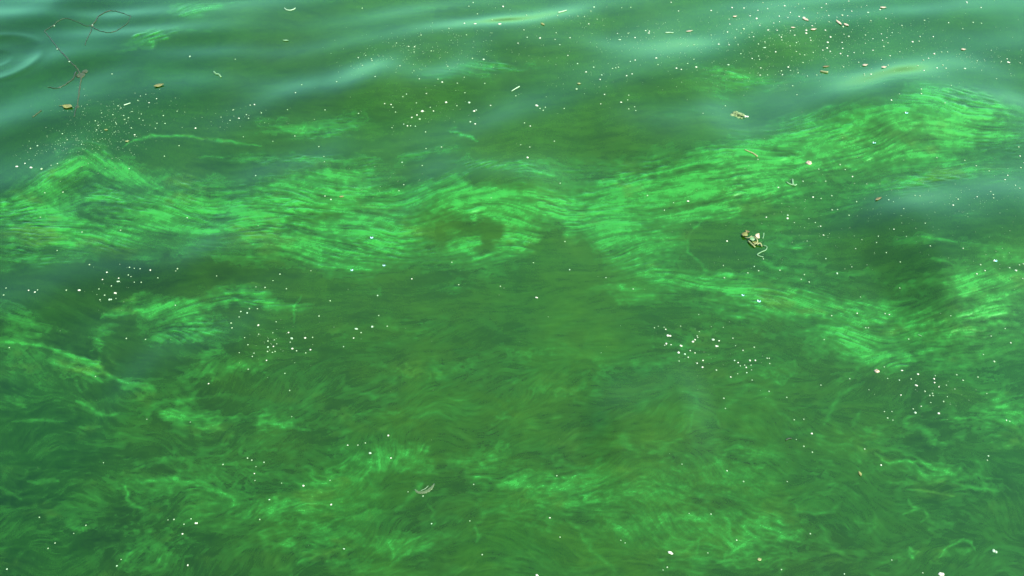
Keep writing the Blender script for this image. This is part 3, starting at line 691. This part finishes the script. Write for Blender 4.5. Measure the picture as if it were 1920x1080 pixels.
PLACES = [
 (F_TL, "in the trail beside the dark stems at upper left"), (F_LE, "near the left edge above the fan of algae"),
 (F_UL, "on upper left open water, right of the trail"), (F_UC, "along the pale swells at top centre"),
 (F_C2, "in the scatter above the centre of the algae band"), (F_C3, "between the upper centre swells, right of the middle"),
 (F_C4, "on the olive trough at top, left of the dense scatter"), (F_UR, "in the dense scatter with the petals at upper right"),
 (F_RE, "on the blue sheen at the far upper right"), (F_RM, "on dark water right, between the two algae bands"),
 (F_RB, "among the rippled algae patches at right"), (F_RL, "in the loose group at lower right beside bright algae"),
 (F_LM, "in the olive gap at left below the algae band"), (F_CL, "in the cluster left of centre above the lower swirls"),
 (F_CC, "in the open middle below the algae band"), (F_RC, "in the cluster right of centre on olive water"),
 (F_BL, "among the swirls at lower left"), (F_BC, "on the marbled water at bottom centre"), (F_BR, "among faint swirls at lower right")]
SPECIAL = {
 (60,319): "roundest white foam fleck beside the left edge, above the fan of algae",
 (33,316): "flat white foam fleck nearest the left edge above the fan of algae",
 (937,60): "large white fleck under the pale swell at top centre",
 (891,54): "thin white sliver on the pale swell at top centre",
 (907,126): "large round white fleck on the olive trough, upper centre",
 (792,214): "slanting white double fleck heading the diagonal row above the centre",
 (880,202): "oblong white fleck beside the swell, upper centre",
 (1006,213): "large oval white fleck at the dark foot of the centre swell",
 (989,306): "single round white fleck above the middle of the algae band",
 (1161,82): "thin white sliver on the olive trough at upper centre right",
 (1113,22): "single white fleck high on the olive trough, top centre right",
 (1888,125): "white crumb of foam nearest the right edge on the blue sheen",
 (1289,384): "flat white fleck on the algae band at its right-hand half",
 (1894,531): "pale oblong fleck at the right edge above the rippled algae",
 (1691,695): "flat oblong white fleck right of the pinkish one, lower right",
 (1718,723): "slanting oblong white fleck in the lower right group",
 (1716,774): "larger of two oval white flecks side by side, lower right",
 (1760,775): "right one of two oval white flecks side by side, lower right",
 (223,532): "upper of three large white flecks in the left olive gap",
 (217,552): "middle of three large white flecks in the left olive gap",
 (207,563): "lowest and largest of three white flecks in the left olive gap",
 (151,550): "flat oval white fleck left of the three large ones",
 (547,635): "tallest white fleck in the cluster left of centre",
 (668,617): "large white fleck right of the left-of-centre cluster",
 (698,613): "smaller white fleck just right of a large one, middle left",
 (1006,558): "single large white fleck in the middle of the olive water",
 (1254,630): "biggest white double fleck in the cluster right of centre",
 (1277,649): "squarish bright white fleck in the cluster right of centre",
 (1337,637): "long oval white fleck topmost right in the right-of-centre cluster",
 (1344,649): "white fleck with a small tail in the right-of-centre cluster",
 (569,911): "round white fleck in a dark hollow, lower left swirls",
 (368,981): "brightest large round fleck at lower left",
 (694,850): "large white fleck left of the bottom centre algae tufts",
 (1257,1037): "large white foam lump with a dark rim, bottom right of centre",
 (1007,1079): "white foam lump cut by the bottom edge at centre",
 (1865,1034): "pair of white foam lumps joined together at bottom right",
 (1765,1077): "large white foam lump cut by the bottom edge at right",
}
allf = []
for lst, where in PLACES:
    for f in lst:
        x, y, w = f[:3]
        d = f[3] if len(f) > 3 else None
        allf.append((x, y, w, d, f[4] if len(f) > 4 else rnd.uniform(-40, 40), where))
allf.sort(key=lambda f: -f[2] * (f[3] or f[2] * .9))
protos = [pebble(random.Random(40 + k), 1, 8) for k in range(6)] + [pebble(random.Random(60 + k), 2, 7) for k in range(3)] + [pebble(random.Random(77), 3, 7)]
pmesh = []
for v, f in protos:
    row_ = []
    for m_ in (M_FOAM, M_FOAM2):
        me = bpy.data.meshes.new('foam_fleck')
        me.from_pydata(v, [], f); me.polygons.foreach_set('use_smooth', [True] * len(f)); me.materials.append(m_); me.update()
        row_.append(me)
    pmesh.append(row_)
single, rest = allf[:292], allf[292:]
DIRS = ['right of', 'above right of', 'above', 'above left of', 'left of', 'below left of', 'below', 'below right of']
LAND = [(1654,22,'the lone pink petal at top right'),(1508,48,'the slanting pale petal, upper right'),(1570,53,'the long tilted petal, upper right'),
 (1523,67,'the broad petal, upper right'),(1484,66,'the thin flat petal, upper right'),(1377,37,'the faint petal left of the scatter'),(1292,64,'the thin petal on olive water, upper right'),
 (1619,134,'the left cream petal, upper right'),(1653,142,'the right cream petal, upper right'),(1803,103,'the pinkish petal on the right sheen'),(1547,133,'the brown fragment under the scatter'),
 (1644,384,'the brown curled fragment at right'),(239,267,'the tan fragment by the pale thread'),(1017,61,'the yellow fragment at top centre'),(1085,174,'the tan fragment on the centre swell'),
 (536,77,'the pale fragment on the upper left swell'),(1612,889,'the yellow fragment at lower right'),(641,372,'the olive fragment on the algae band'),(300,167,'the bright yellow leaf, upper left'),
 (129,207,'the dull yellow leaf, upper left'),(1404,310,'the tan straw on the right-hand band'),(240,201,'the short white straw, upper left'),(966,177,'the pale straw on the centre swell'),
 (1054,31,'the pale straw at top centre'),(1254,66,'the level white straw, top right of centre'),(408,143,'the crooked pale fibre, upper left'),(544,20,'the curved fibre at top'),(1484,353,'the pale forked sprig'),(1513,320,'the oval seed case'),
 (1644,696,'the pinkish seed case, lower right'),(797,918,'the film scrap'),(1382,230,'the weed clump'),(1414,450,'the wilted plant scrap'),(150,143,'the tangle of dark stems'),(697,446,'the bubble left of centre')]
LAND += [(x_, y_, 'the ' + s_.split(',')[0].split(' in the')[0]) for (x_, y_), s_ in SPECIAL.items() if len(s_.split(',')[0].split(' in the')[0].split()) <= 7]
_claims = {}
for f in single:
    if (f[0], f[1]) in SPECIAL: continue
    for lx, ly, nm in LAND:
        dx, dy = f[0] - lx, ly - f[1]
        r2 = math.hypot(dx, dy * 1.4)
        if r2 < 3 or r2 > 150: continue
        key = (nm, int(round(math.degrees(math.atan2(dy, dx)) / 45)) % 8)
        _claims.setdefault(key, []).append((r2, f[:2]))
OWN = {}
for rank, word in enumerate(('nearest', 'second nearest', 'third nearest')):
    for r2, key, who in sorted((sorted(v)[rank][0], k, sorted(v)[rank][1]) for k, v in _claims.items() if len(v) > rank):
        if who not in OWN:
            s_ = 'white fleck ' + word + ' ' + DIRS[key[1]] + ' ' + key[0]
            if len(s_.split()) <= 16: OWN[who] = s_
for x, y, w, d, rz, where in single:
    k = rnd.randrange(6)
    if w >= 7 and d is None or (x, y) == (1254, 630): k = 6 + rnd.randrange(4)
    o = bpy.data.objects.new('foam_fleck', pmesh[k][0 if rnd.random() < .7 else 1])
    COL.objects.link(o)
    s = mm(w * .72, y)
    dep = mm(d / math.sin(math.atan2(CAM_H, float(ground(x, y)[1]))) * .75, y) if d else s * rnd.uniform(.95, 1.3)
    o.location = spot(x, y)
    o.scale = (s, dep, min(s, dep) * rnd.uniform(.8, 1.1))
    o.rotation_euler = (0, 0, math.radians(rz * 1.3) if d else rnd.uniform(-.5, .5))
    if (x, y) in SPECIAL:
        tag(o, SPECIAL[(x, y)], 'foam fleck', 'white foam flecks afloat')
    elif (x, y) in OWN:
        tag(o, OWN[(x, y)], 'foam fleck', 'small white foam flecks ' + where)
    else:
        tag(o, "stray small white foam fleck " + where, 'foam fleck', 'small white foam flecks ' + where)

# the finest specks and dust: one mass
DUST = [(230,215,60,22,120),(170,262,45,22,260),(80,285,50,16,50),(790,95,80,22,130),(700,120,50,18,60),(850,110,70,20,80),(1100,150,120,30,110),(1200,75,80,26,130),
 (1500,60,110,40,330),(1420,110,70,30,160),(1600,90,90,34,130),(1780,100,110,40,130),(1860,125,40,14,60),(1500,140,120,16,110),(1660,410,190,60,170),(1830,390,90,30,90),(1520,430,80,40,60),(1870,525,40,20,30),
 (515,648,22,16,20),(540,640,50,30,20),(1320,660,60,34,24),(1750,740,60,24,24),(215,540,40,30,18),(450,225,60,12,50),(780,215,70,24,40),(1005,600,500,260,60),(700,340,50,16,40),(1290,100,70,50,60),(1000,60,100,30,60)]
vs, fs = [], []
sv, sf = protos[0]
small_v, small_f = pebble(random.Random(3), 1, 5)
def add_fleck(x, y, w):
    p = spot(x, y); s = mm(w, y)
    a = rnd.uniform(0, 6.28); c, q = math.cos(a), math.sin(a)
    b = len(vs)
    for vx, vy, vz in small_v:
        vs.append((p.x + s * (c * vx - q * vy), p.y + s * 1.1 * (q * vx + c * vy), p.z + s * vz))
    fs.extend(tuple(i + b for i in f) for f in small_f)
for x, y, w, d, rz, where in rest: add_fleck(x, y, w * .95)
pts = []
for cx, cy, sx, sy, n in DUST:
    for _ in range(n):
        pts.append((rnd.gauss(cx, sx), rnd.gauss(cy, sy), rnd.choice((.6, .8, .9, 1.1, 1.4))))
for x, y, w in pts: add_fleck(x, y, w)
dust = mesh_obj('foam_specks', vs, fs, M_DUST)
dust['kind'] = 'stuff'
tag(dust, 'fine pale specks and dust sprinkled over the water', 'foam specks')

# ---- petals and scraps of leaf (x, y, length, width, turn in the photo, material, name, label, category)
def up_turn(x, y, deg):
    """The turn on the water of a thing that lies at deg (anticlockwise) in the photo."""
    a = math.radians(deg)
    x0, y0 = ground(x, y); x1, y1 = ground(x + 4 * math.cos(a), y - 4 * math.sin(a))
    return math.atan2(y1 - y0, x1 - x0), math.hypot(x1 - x0, y1 - y0) / 4
PETALS = [
 (1654,22,12,5,0,M_PINK,'petal','pale pink petal floating alone at the top right, beside a white fleck'),
 (1508,48,13,5,-25,M_PINK,'petal','slanting pale petal at the top of the dense upper right scatter'),
 (1570,53,14,4,-42,M_PINK,'petal','long narrow pinkish petal tilted steeply in the upper right scatter'),
 (1584,57,10,5,-28,M_PINK,'petal','short pale petal just right of the long narrow one, upper right'),
 (1523,67,11,5,8,M_PINK,'petal','broad pale petal in the middle of the upper right scatter'),
 (1484,66,9,3.5,0,M_PINK,'petal','thin flat pinkish petal left of the broad one, upper right'),
 (1377,37,8,4,10,M_PINK,'petal','faint pinkish petal at the left end of the upper right scatter'),
 (1292,64,13,3,8,M_PINK,'petal','thin pinkish petal on olive water left of the upper right scatter'),
 (1619,134,10,5,8,M_PINK,'petal','cream petal below the upper right scatter, the left of two'),
 (1653,142,10,5,5,M_PINK,'petal','cream petal below the upper right scatter, the right of two'),
 (1803,103,9,5,0,M_PINK,'petal','pinkish petal on the blue sheen near the right edge'),
 (1547,133,13,4,5,M_BROWN,'leaf_fragment','brownish leaf fragment just under the surface below the upper right scatter'),
 (1644,384,13,4.5,25,M_BROWN,'leaf_fragment','small brown curled leaf fragment on the dark water at right'),
 (239,267,8,3.5,5,M_TAN,'leaf_fragment','tan leaf fragment at the left end of the pale thread, upper left'),
 (200,247,7,3.5,0,M_LEAF,'leaf_fragment','yellow leaf fragment in the brown dusty patch at upper left'),
 (1017,61,8,4,-35,M_LEAF,'leaf_fragment','yellow leaf fragment on the olive trough, top centre'),
 (1085,174,7,4,0,M_TAN,'leaf_fragment','tan leaf fragment on the centre swell, upper right of middle'),
 (536,77,11,4,-5,M_PALE,'leaf_fragment','pale green leaf fragment on the upper left swell'),
 (1612,889,10,4,-65,M_LEAF,'leaf_fragment','yellow green leaf fragment standing steep at lower right'),
 (1424,1050,8,5,10,M_TAN,'leaf_fragment','tan leaf fragment near the bottom, right of centre'),
 (641,372,9,4,0,M_LEAF,'leaf_fragment','olive yellow leaf fragment on the left half of the algae band'),
]
for x, y, L, w, deg, m_, nm, lab in PETALS:
    rz, sc = up_turn(x, y, deg)
    v, f = blade(L * sc, mm(w, y) * 1.35, .10, 6, .0007)
    o = mesh_obj(nm, v, f, m_)
    o.location = spot(x, y) + Vector((0, 0, .001)); o.rotation_euler = (0, 0, rz)
    tag(o, lab, 'petal' if nm == 'petal' else 'leaf fragment', 'petals afloat' if nm == 'petal' else 'leaf fragments afloat')

def fallen_leaf(x, y, L, w, deg, m_, label, spot_at=None, stalk=True):
    rz, sc = up_turn(x, y, deg)
    t = thing('fallen_leaf', spot(x, y) + Vector((0, 0, .001)), rz)
    Lm, wm = L * sc, mm(w, y) * 1.5
    v, f = blade(Lm, wm, .14, 10, .0008)
    mesh_obj('leaf_blade', v, f, m_, t)
    v, f = tube([(-.5 * Lm, 0, .003), (-.1 * Lm, .002, .0012), (.42 * Lm, .001, .004)], [.0011, .0009, .0004], 5)
    mesh_obj('midrib', v, f, M_BROWN, t)
    if stalk:
        v, f = tube(finer([(-.5 * Lm, 0, .003), (-.72 * Lm, .004, .0015), (-.95 * Lm, .001, .0005)], 3), [.0011] * 7, 5)
        mesh_obj('stalk', v, f, M_BROWN, t)
    return tag(t, label, 'leaf', 'fallen leaves afloat')
fallen_leaf(300, 167, 19, 7, 12, M_LEAF, 'bright yellow fallen leaf floating above the white trail, upper left', stalk=False)
fallen_leaf(129, 207, 18, 9, -8, M_LEAF, 'dull yellow fallen leaf with brown stalk beside the dark stems, upper left')

# ---- sticks and straws
def stick(name, pxs, r0, r1, m_, label, cat, lift=.0015, group=None):
    P = finer(surface_path(pxs, lift), 4)
    n = len(P)
    o0 = P[0].copy()
    v, f = tube([p - o0 for p in P], [r0 + (r1 - r0) * i / (n - 1) for i in range(n)], 6)
    o = mesh_obj(name, v, f, m_)
    o.location = o0
    return tag(o, label, cat, group)
stick('straw', [(1392, 304), (1400, 307), (1408, 310), (1416, 315)], .0026, .0042, M_TAN, 'tan straw lying aslant on the right-hand algae band', 'straw')
stick('twig', [(1473, 826), (1479, 823), (1484, 823)], .002, .0016, M_TWIG, 'short dark twig among the faint swirls, lower right of centre', 'twig', .002)
stick('straw', [(234, 203), (240, 201), (246, 199)], .0026, .0022, M_FOAM2, 'short white straw lying in the trail of flecks, upper left', 'straw')
stick('straw', [(959, 181), (966, 177), (974, 173)], .002, .003, M_FOAM2, 'thin pale straw with a thick end on the swell, upper centre', 'straw')
stick('straw', [(1536, 142), (1542, 144), (1550, 146)], .0045, .0065, M_TAN, 'two-lobed tan straw below the upper right scatter', 'straw')
stick('straw', [(1247, 66.5), (1254, 66.2), (1262, 66.8)], .0028, .002, M_FOAM2, 'thin white straw lying level at upper centre right', 'straw')
stick('straw', [(1046, 33), (1053, 31), (1062, 28)], .0034, .003, M_FOAM2, 'pale straw slanting on the olive trough, top centre', 'straw')
stick('plant_fibre', [(534, 19), (538, 22), (545, 22.5), (552, 20), (554, 18)], .003, .0025, M_FOAM2, 'white curved fibre like a flat U at the top left of centre', 'fibre')
stick('plant_fibre', [(402, 139), (406, 143), (411, 144), (415, 149)], .0048, .0042, M_PALE, 'pale green crooked fibre on the upper left swell', 'fibre')
stick('straw', [(1720, 631), (1724, 633), (1727, 634)], .0016, .0016, M_PALE, 'tiny pale straw on the rippled algae patch at right', 'straw')

# ---- white green sprig with three arms
P0 = spot(1484, 356)
t = thing('plant_sprig', P0)
for pxs, r in (([(1472, 353), (1478, 356), (1484, 357)], .003), ([(1483, 348), (1483.5, 352), (1484, 357)], .0042), ([(1484, 357), (1488, 357.5), (1491, 356)], .003)):
    P = [p - P0 for p in finer(surface_path(pxs, .002), 3)]
    v, f = tube(P, [r] * len(P), 6)
    mesh_obj('arm', v, f, M_PALE, t)
tag(t, 'pale forked sprig on dark water under the right-hand algae band', 'sprig')

# ---- pale seed with a brown mark
P0 = spot(1513, 320)
t = thing('seed_case', P0, .1)
s = mm(12, 320)
v, f = pebble(random.Random(8), 1, 12)
mesh_obj('shell', [(a * s, b * s * 1.1, c * s * .55) for a, b, c in v], f, M_PINK, t)
v, f = tube([(-.12 * s, .05 * s, .2 * s), (0, -.08 * s, .215 * s), (.16 * s, -.03 * s, .2 * s)], [.0012, .0018, .001], 5)
mesh_obj('seam', v, f, M_SPOT, t)
tag(t, 'pale oval seed case with a brown seam, below the right-hand algae band', 'seed case')
P0 = spot(1644, 696)
t = thing('seed_case', P0, -.1)
s = mm(11, 696)
v, f = pebble(random.Random(9), 1, 12)
mesh_obj('shell', [(a * s, b * s * .9, c * s * .7) for a, b, c in v], f, M_PINK, t)
v, f = tube([(-.1 * s, -.05 * s, .25 * s), (.1 * s, .08 * s, .26 * s), (.2 * s, .0, .2 * s)], [.0008, .0014, .0008], 5)
mesh_obj('seam', v, f, M_SPOT, t)
tag(t, 'pinkish seed case left of the flat oblong fleck, lower right', 'seed case')

# ---- curved scrap of clear film
pxs = [(777, 918), (781, 924), (790, 926), (800, 924), (810, 918), (815, 908)]
outer = finer(surface_path(pxs, .0012), 4)
inner_ = finer(surface_path([(779, 918), (784, 921), (791, 921.5), (799, 919), (807, 913.5), (814, 907)], .0022), 4)
P0 = spot(797, 918)
n = len(outer)
vs_, fs_ = [], []
for a, b in zip(outer, inner_):
    a, b = a - P0, b - P0
    mid = (a + b) / 2 + Vector((0, 0, .0018))
    vs_ += [a, mid, b]
m = len(vs_)
vs_ += [p - Vector((0, 0, .0004)) for p in vs_]
for i in range(n - 1):
    for k in (0, 1):
        a = i * 3 + k
        fs_ += [(a, a + 1, a + 4, a + 3), (m + a, m + a + 3, m + a + 4, m + a + 1)]
t = thing('film_scrap', P0)
mesh_obj('film', vs_, fs_, M_FILM, t)
P = [p - P0 for p in finer(surface_path([(789, 921), (797, 917.5), (803, 912)], .0035), 3)]
v, f = tube(P, [.0006] * len(P), 4)
mesh_obj('glint_line', v, f, M_FOAM2, t)  # thin pale strip standing in for the glint on the film
tag(t, 'clear curved scrap of film in dark water, bottom centre left', 'film scrap')

# ---- pale clump of weed on the upper right
P0 = spot(1382, 230)
t = thing('weed_clump', P0)
s = mm(1, 230)
r_ = random.Random(21)
for k, (dx, dy, w, h) in enumerate(((-9, 0, 13, .30), (-2, 4, 15, .42), (5, 1, 14, .38), (-14, -2, 8, .22), (1, -6, 12, .28))):
    v, f = pebble(r_, 3, 8)
    o = mesh_obj('clump_piece', [(a * w * s + dx * s, b * w * s * 1.2 + dy * s * 1.6, c * w * s * h * 2.0) for a, b, c in v], f, M_CLUMP, t)
v, f = pebble(r_, 2, 8)
mesh_obj('pale_bud', [(a * 9 * s + 14 * s, b * 10 * s - 4 * s, c * 8 * s) for a, b, c in v], f, M_FOAM, t)
for k in range(5):
    a = r_.uniform(0, 6.28); L = r_.uniform(7, 12) * s
    b0 = Vector((r_.uniform(-10, 8) * s, r_.uniform(-3, 6) * s, .004))
    P = finer([b0, b0 + Vector((math.cos(a) * L * .5, math.sin(a) * L * .5, .006)), b0 + Vector((math.cos(a + .6) * L, math.sin(a + .6) * L, .001))], 3)
    v, f = tube(P, [.0016] * len(P), 5)
    mesh_obj('stalk', v, f, M_CLUMP, t)
tag(t, 'low pale yellow clump of weed with a white bud, upper right water', 'weed clump')

# ---- wilted scrap of plant with a pink leaf
P0 = spot(1414, 452)
t = thing('plant_scrap', P0)
s = mm(1, 450)
def leafy(name, dx, dy, L, w, rz, m_, curl=.2, z=.004, tilt=0.):
    v, f = blade(L * s, w * s, curl, 8, .0008, .5)
    o = mesh_obj(name, v, f, m_, t)
    o.location = (dx * s, dy * s, z); o.rotation_euler = (tilt, 0, rz)
    return o
leafy('leaf_blade', -15, 14, 15, 12, .9, M_LEAF, .25, .003)
leafy('leaf_blade', -9, 24, 9, 7, 2.4, M_BROWN, .25, .004)
leafy('pink_leaf', 6, 6, 15, 10, 1.2, M_PINK, .3, .009, .5)
leafy('leaf_blade', -4, 0, 14, 9, .5, M_PALE, .3, .006, .3)
leafy('leaf_blade', 0, -10, 12, 8, -.2, M_LEAF, .2, .004)
for pts_, r in ((((-12, -2, 2), (-8, -12, 3), (-2, -20, 1)), 1.4), (((-6, 6, 4), (2, 2, 6), (4, -8, 4), (-3, -14, 2)), 1.3), (((2, -14, 2), (8, -12, 4), (11, -18, 1)), 1.5), (((-16, 8, 1), (-10, 4, 4), (-4, 8, 5)), 1.1)):
    P = finer([Vector(p) * s for p in pts_], 4)
    v, f = tube(P, [r * s] * len(P), 6)
    mesh_obj('stalk', v, f, M_TAN, t)
P = finer([Vector(p) * s for p in ((14, -14, .8), (20, -19, .8), (16, -28, .8), (6, -34, .5), (-2, -42, .5), (8, -48, .4))], 4)
v, f = tube(P, [1.1 * s] * len(P), 5)
mesh_obj('root_thread', v, f, M_PALE, t)
P = finer([Vector(p) * s for p in ((22, 22, .6), (20, 14, .6), (17, 6, .4))], 4)
v, f = tube(P, [1.0 * s] * len(P), 5)
mesh_obj('root_thread', v, f, M_PALE, t)
tag(t, 'wilted scrap of water plant with pinkish leaf, in the dark pool right of centre', 'plant scrap')

# ---- dark looped stems at upper left
P0 = spot(142, 128)
t = thing('water_plant', P0)
def stem(name, pxs, r0, r1, m_, lift=.0007):
    P = [p - P0 for p in finer(surface_path(pxs, lift), 5)]
    n = len(P)
    jig = random.Random(len(pxs) * 7 + int(pxs[0][0]))
    v, f = tube([p + Vector((jig.uniform(-1, 1) * .0015, jig.uniform(-1, 1) * .003, 0)) for p in P], [(r0 + (r1 - r0) * i / (n - 1)) * jig.uniform(.55, .95) for i in range(n)], 6)
    return mesh_obj(name, v, f, m_, t)
stem('stem', [(84, 62), (96, 76), (109, 93), (124, 111), (142, 128)], .0028, .0042, M_STEM)
stem('stem', [(84, 62), (92, 57), (103, 51), (110, 45), (122, 40), (135, 41), (150, 46), (162, 51), (171, 50)], .0026, .002, M_STEM)
stem('stem', [(172, 51), (180, 42), (184, 34), (191, 28), (203, 21), (216, 21), (230, 26), (246, 34)], .0040, .0022, M_STEM)
stem('stem', [(246, 34), (240, 46), (228, 55), (218, 62), (208, 65), (194, 63), (182, 58), (173, 52)], .0018, .0028, M_STEM)
stem('stem', [(173, 56), (170, 66), (165, 78), (161, 90)], .0030, .0022, M_STEM)
stem('stem', [(142, 128), (147, 134), (152, 146), (151, 160), (150, 174), (148, 190), (147, 203)], .0046, .0036, M_KNOT)
stem('stem', [(147, 203), (143, 214), (141, 224)], .0042, .0026, M_STEM)
stem('stem', [(143, 138), (138, 148), (130, 155), (118, 163), (105, 167), (90, 164)], .0050, .0022, M_STEM)
stem('stem', [(64, 226), (70, 221), (79, 213)], .0030, .0044, M_KNOT)
for (x, y, w, seed) in ((152, 143, 15, 1), (160, 136, 10, 2), (147, 206, 7, 3), (173, 51, 5, 4)):
    s = mm(w, y); d = spot(x, y) - P0
    v, f = pebble(random.Random(seed + 200), 3, 9)
    mesh_obj('tangle', [(a * s + d.x, b * s * 1.8 + d.y, c * s * .35 + d.z) for a, b, c in v], f, M_KNOT, t)
for x, y in ((109, 97), (132, 122), (103, 53), (174, 50)):
    d = spot(x, y) - P0; s = mm(3, y)
    v, f = pebble(random.Random(int(x)), 1, 7)
    mesh_obj('pale_bud', [(a * s + d.x, b * s + d.y, c * s + d.z + .002) for a, b, c in v], f, M_FOAM2, t)
tag(t, 'dark thin looping stems of a water plant at the upper left', 'water plant')

# ---- bubbles trapped in the algae
def dome(r, n=10, rings=4):
    vs, fs = [], []
    for i in range(rings):
        a = i / rings * math.pi / 2
        for k in range(n):
            b = 2 * math.pi * k / n
            vs.append((r * math.cos(a) * math.cos(b), r * math.cos(a) * math.sin(b), r * math.sin(a) * .8))
    vs.append((0, 0, r * .8))
    for i in range(rings - 1):
        for k in range(n):
            a, b = i * n + k, i * n + (k + 1) % n
            fs.append((a, b, b + n, a + n))
    for k in range(n): fs.append(((rings - 1) * n + k, (rings - 1) * n + (k + 1) % n, rings * n))
    fs.append(tuple(range(n))[::-1])
    return vs, fs
for x, y, w, lab in ((697, 446, 6, 'single clear bubble on the bright algae left of centre'), (720, 498, 5, 'lowest clear bubble on the lower edge of the central algae'),
                     (660, 507, 5, 'clear bubble at the tip of the algae, lower left of centre'), (1423, 565, 7, 'clear bubble on the bright rippled patch right of centre'),
                     (1393, 554, 5, 'small clear bubble left of a larger one, rippled patch'), (1690, 244, 6, 'clear bubble on the right-hand algae band near its top'),
                     (1634, 287, 6, 'clear bubble low on the right-hand algae band'), (1855, 517, 6, 'clear bubble near the right edge above the rippled patches')):
    v, f = dome(mm(w * .5, y))
    o = mesh_obj('bubble', v, f, M_BUBBLE)
    o.location = spot(x, y) + Vector((0, 0, .0015))
    tag(o, lab, 'bubble', 'bubbles caught in the algae')
